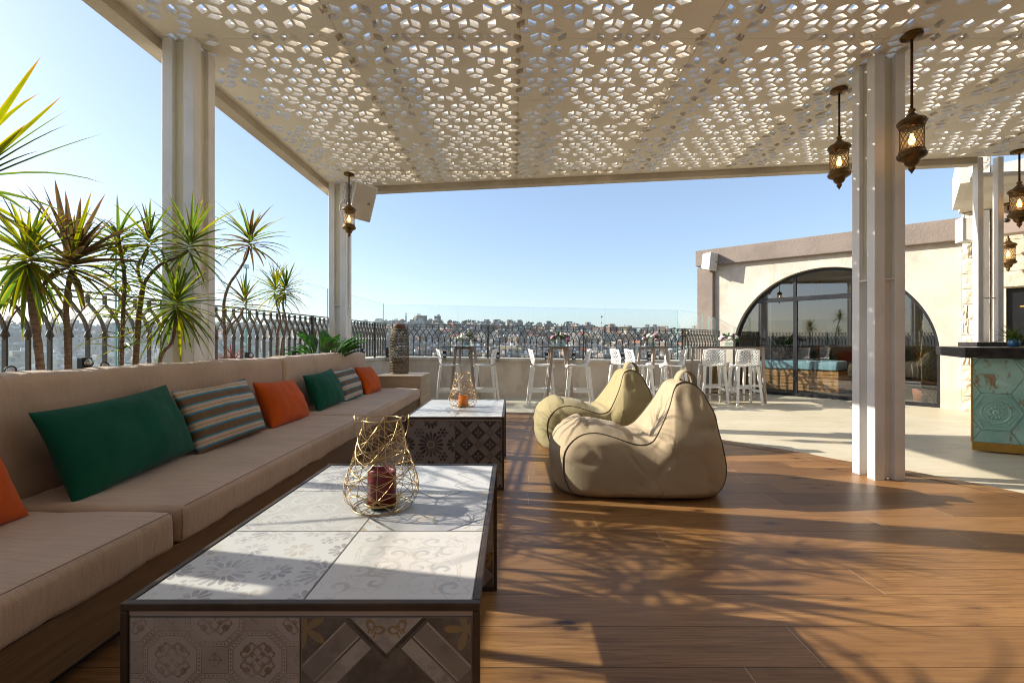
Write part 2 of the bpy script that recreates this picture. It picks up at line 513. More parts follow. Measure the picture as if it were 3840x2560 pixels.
def mk_glass(name, tint, refl=1.0, rough=0.0, dirt=0.0, base=0.04):
    m = bpy.data.materials.new(name); m.use_nodes = True
    nt = m.node_tree; nt.nodes.clear()
    out = nt.nodes.new('ShaderNodeOutputMaterial')
    tr = nt.nodes.new('ShaderNodeBsdfTransparent'); tr.inputs[0].default_value = (*tint, 1)
    gl = nt.nodes.new('ShaderNodeBsdfGlossy'); gl.inputs['Roughness'].default_value = rough
    gl.inputs['Color'].default_value = (1, 1, 1, 1)
    fr = nt.nodes.new('ShaderNodeFresnel')
    ge = nt.nodes.new('ShaderNodeNewGeometry')      # same reflectance from both sides of the thin pane
    io = nt.nodes.new('ShaderNodeMapRange'); nt.links.new(ge.outputs['Backfacing'], io.inputs[0])
    io.inputs[3].default_value = 1.5; io.inputs[4].default_value = 1 / 1.5
    nt.links.new(io.outputs[0], fr.inputs['IOR'])
    mu = nt.nodes.new('ShaderNodeMath'); mu.operation = 'MULTIPLY_ADD'
    mu.inputs[1].default_value = refl; mu.inputs[2].default_value = base - 0.04
    mu.use_clamp = True
    nt.links.new(fr.outputs[0], mu.inputs[0])
    mx = nt.nodes.new('ShaderNodeMixShader')
    nt.links.new(mu.outputs[0], mx.inputs[0]); nt.links.new(tr.outputs[0], mx.inputs[1]); nt.links.new(gl.outputs[0], mx.inputs[2])
    last = mx
    if dirt:
        df = nt.nodes.new('ShaderNodeBsdfDiffuse'); df.inputs[0].default_value = (0.75, 0.85, 0.88, 1)
        tl = nt.nodes.new('ShaderNodeBsdfTranslucent'); tl.inputs[0].default_value = (0.75, 0.85, 0.88, 1)
        ad = nt.nodes.new('ShaderNodeMixShader'); ad.inputs[0].default_value = 0.5
        nt.links.new(df.outputs[0], ad.inputs[1]); nt.links.new(tl.outputs[0], ad.inputs[2])
        tc = nt.nodes.new('ShaderNodeTexCoord'); no = nt.nodes.new('ShaderNodeTexNoise')
        no.inputs['Scale'].default_value = 2.5; no.inputs['Detail'].default_value = 6
        nt.links.new(tc.outputs['Object'], no.inputs['Vector'])
        m2 = nt.nodes.new('ShaderNodeMath'); m2.operation = 'MULTIPLY'; m2.inputs[1].default_value = dirt * 2
        nt.links.new(no.outputs[0], m2.inputs[0])
        mx2 = nt.nodes.new('ShaderNodeMixShader')
        nt.links.new(m2.outputs[0], mx2.inputs[0]); nt.links.new(mx.outputs[0], mx2.inputs[1]); nt.links.new(ad.outputs[0], mx2.inputs[2])
        last = mx2
    nt.links.new(last.outputs[0], out.inputs[0])
    return m
MT['rail_glass'] = mk_glass('balustrade_glass', (0.955, 0.985, 0.99), 0.5, 0.0, 0.03)
MT['window_glass'] = mk_glass('window_glass', (0.80, 0.83, 0.83), 1.2, 0.0, 0.0, 0.15)
MT['lantern_glass'] = mk_glass('lantern_glass', (0.98, 0.86, 0.68), 0.6, 0.15, 0.10)
MT['glass_edge'] = simple('glass_edge', (0.16, 0.46, 0.44), 0.3, var=0.1)

def mk_leaf(name, base, edge, tip=None, trans=0.5):
    m = Mat(name, 0.38)
    v = m.coord('UV')
    x, y, z = m.xyz(v)
    e = ((x - 0.5).abs() * 2.0)
    n = m.noise(m.coord(), 7, 3)
    c = m.mix(n.ramp(0.3, 0.7), base, tuple(k * 1.5 for k in base))
    c = m.mix(e.ramp(0.45, 0.95) * 0.75, c, edge)
    if tip: c = m.mix(y.ramp(0.80, 1.0) * 0.8, c, tip)
    m.color(c)
    tl = m.N('ShaderNodeBsdfTranslucent')
    hs = m.N('ShaderNodeHueSaturation'); hs.inputs['Value'].default_value = 2.1; hs.inputs['Saturation'].default_value = 1.1
    m.L(c, hs.inputs['Color']); m.L(hs.outputs[0], tl.inputs[0])
    mx = m.N('ShaderNodeMixShader'); mx.inputs[0].default_value = trans
    m.L(m.bsdf.outputs[0], mx.inputs[1]); m.L(tl.outputs[0], mx.inputs[2]); m.L(mx.outputs[0], m.out.inputs[0])
    return m.m
MT['leaf_green'] = mk_leaf('dracaena_green', (0.045, 0.085, 0.014), (0.20, 0.19, 0.03), (0.22, 0.13, 0.04))
MT['leaf_yellow'] = mk_leaf('dracaena_yellow', (0.11, 0.125, 0.012), (0.33, 0.25, 0.03), (0.30, 0.12, 0.03))
MT['leaf_red'] = mk_leaf('dracaena_bronze', (0.070, 0.048, 0.020), (0.17, 0.085, 0.03), (0.22, 0.06, 0.03), 0.35)
MT['leaf_crimson'] = mk_leaf('cordyline_red', (0.13, 0.03, 0.02), (0.26, 0.05, 0.03), None, 0.4)
MT['leaf_broad'] = mk_leaf('broad_leaf', (0.025, 0.075, 0.014), (0.05, 0.12, 0.02), None, 0.3)
MT['leaf_dark'] = mk_leaf('dark_leaf', (0.02, 0.042, 0.015), (0.035, 0.06, 0.02), None, 0.25)
def mk_trunk():
    m = Mat('dracaena_trunk', 0.85)
    x, y, z = m.xyz(m.coord())
    n = m.noise(m.coord(scale=(4, 4, 30)), 4, 4)
    m.color(m.mix(n.ramp(0.3, 0.7), (0.13, 0.085, 0.058), (0.30, 0.215, 0.155)))
    m.bump(n + ((z * 160.0).sin() * 0.3), 0.7, 0.008)
    return m.m
MT['trunk'] = mk_trunk()
MT['petal_pink'] = simple('petal_pink', (0.70, 0.28, 0.45), 0.6, var=0.3, vscale=40)
MT['petal_white'] = simple('petal_white', (0.78, 0.76, 0.68), 0.6, var=0.08, vscale=40)
MT['petal_mauve'] = simple('petal_mauve', (0.36, 0.16, 0.30), 0.6, var=0.3, vscale=40)

# --- tiles: patterned cement tiles, drawn with math on each tile's own UV
def tile_base(name, rough=0.35):
    m = Mat(name, rough)
    x, y, z = m.xyz(m.coord('UV'))
    wv = m.coord()
    wear = m.noise(wv, 9, 8, 0.75)
    fine = m.noise(wv, 70, 4, 0.7)
    return m, x, y, wear, fine
def finish(m, c, x, y, wear, fine, base, worn=0.6, edge=True):
    c = m.mix(wear.ramp(0.42, 0.60) * worn, c, base)
    c = m.mix(fine.ramp(0.62, 0.8) * 0.5, c, tuple(k * 0.72 for k in base))
    if edge:
        g = x.lt(0.005).max(x.gt(0.995)).max(y.lt(0.005)).max(y.gt(0.995))
        c = m.mix(g * 0.8, c, (0.20, 0.19, 0.17))
    m.color(c)
    m.rough(wear * 0.25 + 0.24)
    m.bump(fine * 0.4 + wear * 0.3, 0.15, 0.002)
    return m.m
def polar(m, x, y, cx, cy):
    dx = x - cx; dy = y - cy
    return (dx * dx + dy * dy).sqrt(), dy.atan2(dx)
def petals(r, th, n, r0, r1, w=0.45):
    """petal mask: n wedge petals from r0 to r1 with rounded ends"""
    k = (th * (n / 2.0)).cos().abs()
    return (k.gt(w)) * r.gt(r0) * (r + (1.0 - k) * (r1 * 0.35)).lt(r1)
def mk_rosette(name, base, dark, warm, worn, scale=1.0):
    m, x, y, wear, fine = tile_base(name)
    c = m.rgb(base)
    x2 = x * scale; y2 = y * scale
    fx = x2.frac(); fy = y2.frac()
    r, t = polar(m, fx, fy, 0.5, 0.5)
    c = m.mix(petals(r, t, 16, 0.09, 0.27, 0.42), c, dark)
    c = m.mix(r.lt(0.05), c, warm)
    for cx, cy, cc in ((0, 0, warm), (1, 0, warm), (0, 1, warm), (1, 1, warm), (0.5, 0.0, dark), (0.5, 1.0, dark), (0, 0.5, dark), (1, 0.5, dark)):
        r, t = polar(m, fx, fy, cx, cy)
        c = m.mix(petals(r, t, 8 if cc is warm else 10, 0.05, 0.165, 0.35), c, cc)
    for cx, cy in ((0.25, 0.25), (0.75, 0.25), (0.25, 0.75), (0.75, 0.75)):
        r, t = polar(m, fx, fy, cx, cy)
        c = m.mix(r.lt((t * 3.0).cos().abs() * 0.022 + 0.022), c, dark)
        c = m.mix(petals(r, t, 6, 0.055, 0.105, 0.5), c, tuple(k * 1.25 for k in dark))
    return finish(m, c, x, y, wear, fine, base, worn)
def mk_octagon(name, base, line, deep, worn):
    m, x, y, wear, fine = tile_base(name)
    fx = (x * 2.0 + y * 2.0 + 0.5).frac() - 0.5; fy = (x * 2.0 - y * 2.0 + 0.5).frac() - 0.5
    ax = fx.abs(); ay = fy.abs()
    d = ax.max(ay).max((ax + ay) * 0.7071)
    c = m.rgb(base)
    r, t = polar(m, fx, fy, 0.0, 0.0)
    lob = (t * 8.0).cos() * 0.045; lob4 = (t * 4.0).cos() * 0.05
    c = m.mix((r + lob).band(0.235, 0.27), c, line)
    c = m.mix((r + lob4).band(0.135, 0.20), c, deep)
    c = m.mix((r - lob4 * 1.4).band(0.06, 0.10), c, line)
    c = m.mix(r.lt(0.03), c, line)
    c = m.mix(petals(r, t, 4, 0.20, 0.31, 0.9), c, line)
    c = m.mix(d.band(0.40, 0.415).max(d.band(0.475, 0.49)), c, line)
    bead = (t * 44.0).cos().gt(0.1) * d.band(0.432, 0.458)
    c = m.mix(bead, c, line)
    c = m.mix(d.gt(0.49) * 0.35, c, line)
    sx = (ax - 0.5).abs(); sy = (ay - 0.5).abs()
    q = sx.max(sy)
    c = m.mix(q.band(0.075, 0.09).max(q.lt(0.075) * ((sx - sy).abs().lt(0.012))), c, line)
    return finish(m, c, x, y, wear, fine, base, worn)
def mk_bands(name, dark, pale, white, gold, worn):
    """broad diagonal bands round a small ornamented square at the top edge and a leaf at the middle"""
    m, x, y, wear, fine = tile_base(name)
    c = m.mix(wear.ramp(0.35, 0.65), dark, tuple(k * 1.45 for k in dark))
    ax = (x - 0.5).abs()
    yy = 1.0 - y
    d1 = ax + yy                      # top square
    tt = yy - ax
    al = d1.band(0.27, 0.80)
    br = m.noise(m.coord(), 30, 4)
    c = m.mix(tt.band(-0.21, -0.045) * al * (br.ramp(0.2, 0.5) * 0.5 + 0.35), c, pale)
    c = m.mix(tt.band(-0.215, -0.20).max(tt.band(-0.055, -0.04)) * al, c, white)
    c = m.mix(tt.band(-0.025, 0.095) * al * (br.ramp(0.25, 0.5) * 0.4 + 0.6), c, white)
    c = m.mix(d1.lt(0.245), c, (0.05, 0.042, 0.036))
    c = m.mix(d1.lt(0.215), c, white)
    r, t = polar(m, ax, yy, 0.075, 0.075)
    orn = (r + (t * 3.0).cos() * 0.02).band(0.03, 0.05).max((r + (t * 5.0).sin() * 0.012).lt(0.016))
    c = m.mix(orn * d1.lt(0.20), c, gold)
    r, t = polar(m, x, y, 0.5, 0.30)
    c = m.mix(r.lt((t * 2.5 + 0.8).sin().abs().pow(3.0) * 0.13 + 0.02), c, gold)
    for cx, cy in ((0.03, 0.93), (0.97, 0.93)):
        r, t = polar(m, x, y, cx, cy)
        c = m.mix(r.lt((t * 2.5).sin().abs().pow(2.0) * 0.11 + 0.02), c, gold)
    for cx in (0.0, 1.0):
        d2 = (x - cx).abs() + y
        c = m.mix(d2.lt(0.30), c, (0.05, 0.042, 0.036)); c = m.mix(d2.lt(0.265), c, white)
        c = m.mix((d2 * 34.0).sin().gt(0.3) * (x * 60.0).sin().gt(0.0) * d2.lt(0.22), c, gold)
    return finish(m, c, x, y, wear, fine, tuple((a + b) / 2 for a, b in zip(dark, pale)), worn)
def mk_diamond(name, base, line, fill, worn):
    m, x, y, wear, fine = tile_base(name)
    u = x * 2.5 + y * 2.5; v = x * 2.5 - y * 2.5
    fu = u.frac(); fv = v.frac()
    l = fu.lt(0.035).max(fv.lt(0.035))
    chk = ((u.floor() + v.floor()) * 0.5).frac().gt(0.25)
    c = m.mix(chk * 0.25, base, fill)
    br = m.noise(m.coord(), 14, 3)
    c = m.mix(l * br.gt(0.42) * chk.max(0.35), c, line)
    r, t = polar(m, fu, fv, 0.5, 0.5)
    c = m.mix(petals(r, t, 4, 0.03, 0.16, 0.8) * 0.5, c, fill)
    return finish(m, c, x, y, wear, fine, base, worn)
def mk_scroll(name, base, line, warm, worn):
    m, x, y, wear, fine = tile_base(name)
    c = m.rgb(base)
    ax = (x - 0.5).abs(); ay = (y - 0.5).abs()
    r, t = polar(m, x, y, 0.5, 0.5)
    q = (r + (t * 4.0).cos() * 0.06)
    c = m.mix(q.band(0.40, 0.408).max(q.band(0.425, 0.432)), c, warm)
    for cx, cy, s in ((0.28, 0.14, 1), (0.14, 0.30, -1), (0.36, 0.36, 1), (0.10, 0.10, -1)):
        rr, tt = polar(m, ax, ay, cx, cy)
        sp = ((rr * 70.0) + tt * float(s)).sin()
        c = m.mix(sp.gt(0.35) * rr.lt(0.085) * 0.85, c, line)
        c = m.mix((rr + (tt * 6.0).cos() * 0.02).band(0.10, 0.115) * 0.8, c, warm)
    c = m.mix((q + (t * 12.0).cos() * 0.02).band(0.20, 0.225) * 0.8, c, line)
    c = m.mix(petals(r, t, 8, 0.05, 0.15, 0.6) * 0.6, c, warm)
    return finish(m, c, x, y, wear, fine, base, worn)
def mk_lattice(name, dark, pale, tan, worn):
    m, x, y, wear, fine = tile_base(name)
    u = (x + y) * 2.0; v = (x - y) * 2.0
    fu = u.frac() - 0.5; fv = v.frac() - 0.5
    au = fu.abs(); av = fv.abs()
    c = m.rgb(pale)
    c = m.mix((au.max(av)).lt(0.30), c, dark)
    c = m.mix((au.max(av)).band(0.30, 0.315), c, (0.03, 0.025, 0.025))
    c = m.mix((au.gt(0.36) * av.lt(0.30)).max(av.gt(0.36) * au.lt(0.30)) * 0.4, c, tan)
    c = m.mix(au.gt(0.315) * av.gt(0.315), c, (0.04, 0.034, 0.03))
    c = m.mix(au.gt(0.335) * av.gt(0.335), c, tan)
    r, t = polar(m, fu, fv, 0.0, 0.0)
    c = m.mix(petals(r, t + PI / 4, 4, 0.02, 0.21, 0.80), c, pale)
    return finish(m, c, x, y, wear, fine, tuple((a * 2 + b) / 3 for a, b in zip(dark, pale)), worn)
W_ = (0.62, 0.60, 0.56)
MT['t_rosette'] = mk_rosette('tile_rosette', W_, (0.34, 0.31, 0.31), (0.50, 0.43, 0.34), 0.75, 1.5)
MT['t_scroll'] = mk_scroll('tile_scroll', (0.66, 0.64, 0.60), (0.45, 0.44, 0.42), (0.57, 0.52, 0.45), 0.85)
MT['t_octo_pale'] = mk_octagon('tile_octagon_pale', (0.60, 0.58, 0.54), (0.44, 0.39, 0.32), (0.50, 0.47, 0.42), 0.7)
MT['t_bands_pale'] = mk_bands('tile_bands_pale', (0.30, 0.30, 0.30), (0.52, 0.51, 0.49), (0.62, 0.61, 0.58), (0.48, 0.39, 0.25), 0.5)
MT['t_diamond'] = mk_diamond('tile_diamond', (0.66, 0.66, 0.64), (0.16, 0.15, 0.15), (0.50, 0.49, 0.46), 0.4)
MT['t_octo'] = mk_octagon('tile_octagon', (0.42, 0.36, 0.315), (0.215, 0.155, 0.105), (0.28, 0.215, 0.165), 0.7)
MT['t_bands'] = mk_bands('tile_bands', (0.10, 0.083, 0.068), (0.27, 0.235, 0.20), (0.42, 0.375, 0.33), (0.29, 0.195, 0.085), 0.55)
MT['t_rosette_dark'] = mk_rosette('tile_rosette_dark', (0.27, 0.225, 0.205), (0.035, 0.028, 0.028), (0.155, 0.10, 0.055), 0.4, 1.0)
MT['t_lattice'] = mk_lattice('tile_lattice', (0.045, 0.035, 0.033), (0.26, 0.22, 0.20), (0.20, 0.16, 0.125), 0.35)
MT['t_plain'] = mk_rosette('tile_faded', (0.64, 0.62, 0.58), (0.46, 0.43, 0.40), (0.56, 0.51, 0.45), 0.95, 1.0)
def mk_teal(name, rust):
    m = Mat(name, 0.35)
    v = m.coord()
    n = m.noise(v, 3, 6, 0.65, 0.5); n2 = m.noise(v, 5, 7, 0.72, 1.5)
    c = m.mix(n.ramp(0.3, 0.7), (0.26, 0.54, 0.50), (0.44, 0.68, 0.62))
    c = m.mix(n2.ramp(0.60 - rust, 0.70 - rust) * 0.85, c, (0.30, 0.125, 0.035))
    c = m.mix(m.noise(v, 24, 4).ramp(0.55, 0.75) * 0.3, c, (0.36, 0.58, 0.52))
    m.color(c); m.bump(n2 + n, 0.25, 0.006)
    return m.m
MT['teal'] = mk_teal('teal_tile', 0.02)
MT['teal_rust'] = mk_teal('rusted_teal_tile', 0.09)
MT['teal_dark'] = simple('teal_grout', (0.055, 0.20, 0.19), 0.6)
# ---------------------------------------------------------------- terrace floor, deck
TILT = 0.016     # the parapet falls slightly from left to right
b = MB()
b.face([(-6.0, -4, 0), (14, -4, 0), (14, 9.9, 0), (6.1, 10.02, 0), (-6.0, 10.02, 0)])
b.face([(6.1, 10.02, 0), (14, 9.9, 0), (14, 14.0, 0), (3.9, 12.4, 0), (3.9, 10.02, 0)])
tag(b.build('terrace_floor', MT['concrete']), 'pale concrete terrace floor', None, None, 'structure')

edge = [(-0.3, 7.74), (0.45, 7.60), (1.0, 7.18), (1.75, 6.42), (2.56, 5.52), (3.02, 5.0), (3.36, 4.5), (3.68, 4.16), (4.02, 3.55), (4.32, 2.7), (4.55, 1.6), (4.65, 0.4), (4.66, -2.0)]
ec = [Vector((p.x, p.y)) for p in catmull([(x, y, 0) for x, y in edge], 5)]
H_DECK = 0.012
poly = [(-4.4, -2.0), (-4.4, 7.74)] + [(p.x, p.y) for p in ec]
b = MB(); b.prism(list(reversed(poly)), 0.001, H_DECK)
tag(b.build('deck_floor', MT['deck']), 'brown plank deck floor with a curved edge', None, None, 'structure')
# border board along the curved edge of the deck
nrm = []
for i, p in enumerate(ec):
    t = (ec[min(i + 1, len(ec) - 1)] - ec[max(i - 1, 0)]).normalized()
    nrm.append(Vector((-t.y, t.x)))
b = MB()
bl = MB()
for i in range(3, len(ec) - 1):
    p, q, n0, n1 = ec[i], ec[i + 1], nrm[i], nrm[i + 1]
    if n0.x > 0: pass
    def P(v, n, d, z): return (v.x - n.x * d * -1, v.y - n.y * d * -1, z)
    s = -1 if n0.dot(Vector((1, 1))) > 0 else 1
    b.face([(p.x + n0.x * s * 0.002, p.y + n0.y * s * 0.002, H_DECK + .004), (p.x + n0.x * s * .16, p.y + n0.y * s * .16, H_DECK + .004),
            (q.x + n1.x * s * .16, q.y + n1.y * s * .16, H_DECK + .004), (q.x + n1.x * s * 0.002, q.y + n1.y * s * 0.002, H_DECK + .004)])
    bl.face([(p.x + n0.x * s * .160, p.y + n0.y * s * .160, H_DECK + .0045), (p.x + n0.x * s * .165, p.y + n0.y * s * .165, H_DECK + .0045),
             (q.x + n1.x * s * .165, q.y + n1.y * s * .165, H_DECK + .0045), (q.x + n1.x * s * .160, q.y + n1.y * s * .160, H_DECK + .0045)])
tag(b.build('deck_border_floor', MT['deck']), 'border boards round the deck', None, None, 'structure')
tag(bl.build('deck_joint_floor', simple('pale_joint', (0.55, 0.43, 0.30), 0.6)), 'pale joint beside the border boards', None, None, 'structure')

# ---------------------------------------------------------------- parapet walls
LD = Vector((0.0995, 0.995, 0))      # direction of the left parapet, away from the camera
LN = Vector((-0.995, 0.0995, 0))     # outward
CORNER = Vector((-2.60, 9.80, 0))
def tilt_z(x): return -(x + 2.6) * TILT
CAPZ = 0.885
fw = MB()
fw.face([(-2.6, 9.8, 0), (4.9, 9.8, 0), (4.9, 9.8, CAPZ - .05 + tilt_z(4.9)), (-2.6, 9.8, CAPZ - .05)])
w = empty('parapet_wall', (0, 0, 0), 0, 'low cream plaster wall behind the bar tables, stone cap on top', 'wall')
b = MB()
def slopebox(b, x0, x1, y0, y1, zf0, zf1):
    vs = [(x0, y0, zf0(x0)), (x1, y0, zf0(x1)), (x1, y1, zf0(x1)), (x0, y1, zf0(x0)),
          (x0, y0, zf1(x0)), (x1, y0, zf1(x1)), (x1, y1, zf1(x1)), (x0, y1, zf1(x0))]
    b.add(vs, [(3, 2, 1, 0), (4, 5, 6, 7), (0, 1, 5, 4), (1, 2, 6, 5), (2, 3, 7, 6), (3, 0, 4, 7)])
slopebox(b, -2.9, 3.72, 9.80, 10.3, lambda x: -3.0, lambda x: CAPZ - .055 + tilt_z(x))
b.build('wall_body', MT['parapet'], w)
for i in range(5):
    c = MB()
    x0 = -2.62 + i * 1.27; x1 = x0 + 1.267
    slopebox(c, x0, x1, 9.765, 10.335, lambda x: CAPZ - .052 + tilt_z(x), lambda x: CAPZ + tilt_z(x))
    c.build('cap_stone', MT['cap_stone'], w, bevel=0.006)
# return of the far parapet towards the arched building
ra, rb = Vector((3.72, 9.8, 0)), Vector((5.05, 11.15, 0))
w = empty('parapet_wall', (0, 0, 0), 0, 'short angled plaster wall between the far wall and the brown pier', 'wall')
b = MB(); dd = (rb - ra).normalized(); nn = Vector((-dd.y, dd.x, 0))
b.bar(ra + nn * .25 + Vector((0, 0, .37)), rb + nn * .25 + Vector((0, 0, .37)), 0.5, 0.74)
b.build('wall_body', MT['parapet'], w)
b = MB(); b.bar(ra + nn * .25 + Vector((0, 0, .765)), rb + nn * .25 + Vector((0, 0, .765)), 0.56, 0.05)
b.build('cap_stone', MT['cap_stone'], w, bevel=0.006)
# left parapet
w = empty('parapet_wall', (0, 0, 0), 0, 'low plaster wall along the left side behind the sofa and the plants', 'wall')
e0 = CORNER - LD * 11.5
b = MB(); b.bar(CORNER + LN * .25 - LD * .0 + Vector((0, 0, -1.09)), e0 + LN * .25 + Vector((0, 0, -1.09)), 0.5, 3.84)
b.build('wall_body', MT['parapet'], w)
for i in range(8):
    c = MB(); a0 = CORNER - LD * (i * 1.42 + 0.02); a1 = CORNER - LD * (i * 1.42 + 1.437)
    c.bar(a0 + LN * .25 + Vector((0, 0, CAPZ - .022)), a1 + LN * .25 + Vector((0, 0, CAPZ - .022)), 0.565, 0.052)
    c.build('cap_stone', MT['cap_stone'], w, bevel=0.006)

# ---------------------------------------------------------------- wrought iron railings
RH = 0.70      # railing height above the cap
SP = 0.133
def rect_sweep(pts, w, d, b):
    """pts in the x-z plane swept with a rectangular section: w in plane, d across (y)"""
    n = len(pts)
    for k in range(n - 1):
        pass
    vs = []
    for i, p in enumerate(pts):
        a = Vector(pts[max(i - 1, 0)]); c = Vector(pts[min(i + 1, n - 1)])
        t = (c - a).normalized(); nx = Vector((-t.y, t.x))
        for s, e in ((-1, -1), (1, -1), (1, 1), (-1, 1)):
            vs.append((p[0] + nx.x * s * w / 2, e * d / 2, p[1] + nx.y * s * w / 2))
    fs = []
    for i in range(n - 1):
        for j in range(4):
            j2 = (j + 1) % 4
            fs.append((i * 4 + j, i * 4 + j2, (i + 1) * 4 + j2, (i + 1) * 4 + j))
    fs += [(0, 1, 2, 3), ((n - 1) * 4 + 3, (n - 1) * 4 + 2, (n - 1) * 4 + 1, (n - 1) * 4)]
    b.add(vs, fs)
zb0, zd, za = 0.045, 0.392, 0.615
arc = [(0, 0), (0.04, .13), (.11, .27), (.22, .42), (.36, .56), (.52, .69), (.74, .84), (1.0, 1.0)]
b = MB()
rect_sweep([(0, zb0), (0, zd)], 0.013, 0.032, b)
for s in (-1, 1):
    rect_sweep([(s * (0.002 + x * (SP - .002)), zd + t * (za - zd)) for x, t in arc], 0.012, 0.028, b)
b.box((0, 0, (za + RH - .02) / 2 + .002), (0.013, 0.03, RH - za - .02 + 0.01))
b.lathe([(0.008, .325), (.014, .335), (.015, .345), (.024, .352), (.025, .362), (.020, .376), (.014, .395), (.008, .41)], 8)
bal0 = b.build('baluster', MT['rail_metal'])
bal_mesh = bal0.data
bpy.data.objects.remove(bal0)
def railing(name, label, a, bpt, za_, zb_, posts, post_drop=0.0):
    """a, bpt plan points; za_, zb_ cap heights at the ends"""
    a = Vector((a[0], a[1], za_)); c = Vector((bpt[0], bpt[1], zb_))
    L = (c - a).length
    d = (c - a).normalized()
    root = empty(name, a, 0, label, 'railing')
    root.rotation_euler = (0, -math.asin(d.z), math.atan2(d.y, d.x))
    b = MB(); b.box((L / 2, 0, RH), (L, .045, .012)); b.build('top_rail', MT['rail_metal'], root)
    b = MB(); b.box((L / 2, 0, RH - .045), (L, .03, .010)); b.build('under_rail', MT['rail_metal'], root)
    b = MB(); b.box((L / 2, 0, .04), (L, .03, .014)); b.build('bottom_rail', MT['rail_metal'], root)
    for t in posts:
        b = MB(); b.box((t, -0.02, RH / 2 - post_drop / 2 - .01), (.032, .032, RH + post_drop))
        if post_drop:
            b.box((t, -0.01, -post_drop + .03), (.05, .03, .09))
        b.build('post', MT['rail_metal'], root, bevel=.003)
    n = int(L / SP)
    for i in range(n):
        o = bpy.data.objects.new('baluster', bal_mesh); col.objects.link(o)
        o.parent = root; o.location = (SP / 2 + i * SP, 0, 0)
    return root
far_l = (-2.60, 9.86); far_r = (3.70, 9.86)
railing('railing', 'dark iron railing of interlaced pointed arches on the far wall behind the bar tables', far_l, far_r, CAPZ, CAPZ + tilt_z(3.7),
        [0.01, 2.08, 4.14, 6.28], 0.33)
pa = CORNER + LN * .06
pb = CORNER - LD * 10.9 + LN * .06
railing('railing', 'dark iron railing of interlaced pointed arches along the left side behind the plants', (pb.x, pb.y), (pa.x, pa.y), CAPZ, CAPZ,
        [1.2, 3.4, 5.6, 7.8, 10.1], 0.0)
railing('railing', 'short dark iron railing running from the far corner to the brown pier', (3.72, 9.88), (5.0, 11.0), CAPZ + tilt_z(3.7), CAPZ + tilt_z(4.6), [0.02, 1.66], 0.0)

# ---------------------------------------------------------------- frameless glass screens outside the railings
def glass_panel(label, a, c, z0a, z0c, h_a, h_c, group, clamps=(0.22, 0.78), dark_edge=False, clip=False):
    a = Vector((a[0], a[1], 0)); c = Vector((c[0], c[1], 0))
    d = (c - a); L = d.length; d.normalize(); n = Vector((-d.y, d.x, 0))
    root = empty('glass_screen', a, math.atan2(d.y, d.x), label, 'glass screen', group)
    t = 0.006
    vs = [(0, -t, z0a), (L, -t, z0c), (L, t, z0c), (0, t, z0a), (0, -t, h_a), (L, -t, h_c), (L, t, h_c), (0, t, h_a)]
    b = MB()
    b.add(vs, [(0, 1, 5, 4), (2, 3, 7, 6)], 0)
    b.add(vs, [(1, 2, 6, 5), (3, 0, 4, 7), (4, 5, 6, 7)], 1)
    b.build('pane', [MT['rail_glass'], MT['glass_edge']], root)
    for u in clamps:
        zz = (z0a + (z0c - z0a) * u)
        b = MB(); b.box((L * u, -0.33, zz + .10), (.075, .05, .20)); k = b.build('clamp', MT['black_plastic'], root, bevel=.006)
        for dz in (.05, .16):
            q = MB(); q.lathe([(0, -.014), (.026, -.014), (.03, -.006), (.03, .012), (0, .012)], 14)
            q.xform(Matrix.Rotation(R(90), 4, 'X')); q.xform(Matrix.Translation((L * u, -.362, zz + dz)))
            q.build('bolt_disc', MT['silver'], k)
        q = MB(); q.box((L * u, -0.33, zz - .04), (.045, .05, .1)); q.build('foot', MT['silver'], k)
    if clip:
        q = MB(); q.box((L, 0, h_c + .005), (.07, .035, .05)); q.build('corner_clip', MT['silver'], root, bevel=.004)
    return root
GY = 10.05
gx = [-2.84, -1.208, 0.414, 2.029, 3.642]
names = ['glass screen above the far railing, leftmost of the four, behind the tall rattan lantern',
         'glass screen above the far railing behind the first bar table, second from the left',
         'glass screen above the far railing behind the second bar table, third from the left',
         'glass screen above the far railing behind the square rotated bar table, fourth from the left']
def gz(x): return 2.037 - (x + 2.84) * 0.0205
for i in range(4):
    x0, x1 = gx[i] + .004, gx[i + 1] - .004
    glass_panel(names[i], (x0, GY), (x1, GY), CAPZ + tilt_z(x0), CAPZ + tilt_z(x1), gz(x0), gz(x1), 'glass screens above the far railing', (0.2, 0.56) if i else (0.86,))
glass_panel('glass screen turning from the far corner towards the brown pier', (3.66, 10.06), (4.62, 11.06), .80, .78, gz(3.66), gz(4.3), 'glass screens beside the brown pier', ())
glass_panel('small lower glass screen in front of the brown pier', (4.70, 10.9), (5.06, 11.22), .78, .77, 1.82, 1.78, 'glass screens beside the brown pier', ())
gl = Vector((-2.84, 10.05, 0))
lab = ['glass screen at the left side beyond the second white column', 'glass screen at the left side between the two white columns, far one',
       'glass screen at the left side right behind the first white column', 'glass screen at the left side behind the dracaena stems', 'glass screen at the left edge behind the nearest dracaenas', None]
stops = [0, 2.45, 4.45, 6.12, 7.22, 8.6, 10.3]
for i in range(5):
    a = gl - LD * (stops[i + 1] - .004); c = gl - LD * (stops[i] + .004)
    za_ = 2.04 + stops[i + 1] * 0.0195; zc_ = 2.04 + stops[i] * 0.0195
    glass_panel(lab[i], (a.x, a.y), (c.x, c.y), CAPZ, CAPZ, za_, zc_, 'glass screens along the left side', (0.25, 0.75) if i < 3 else (0.5,), clip=(i == 2))
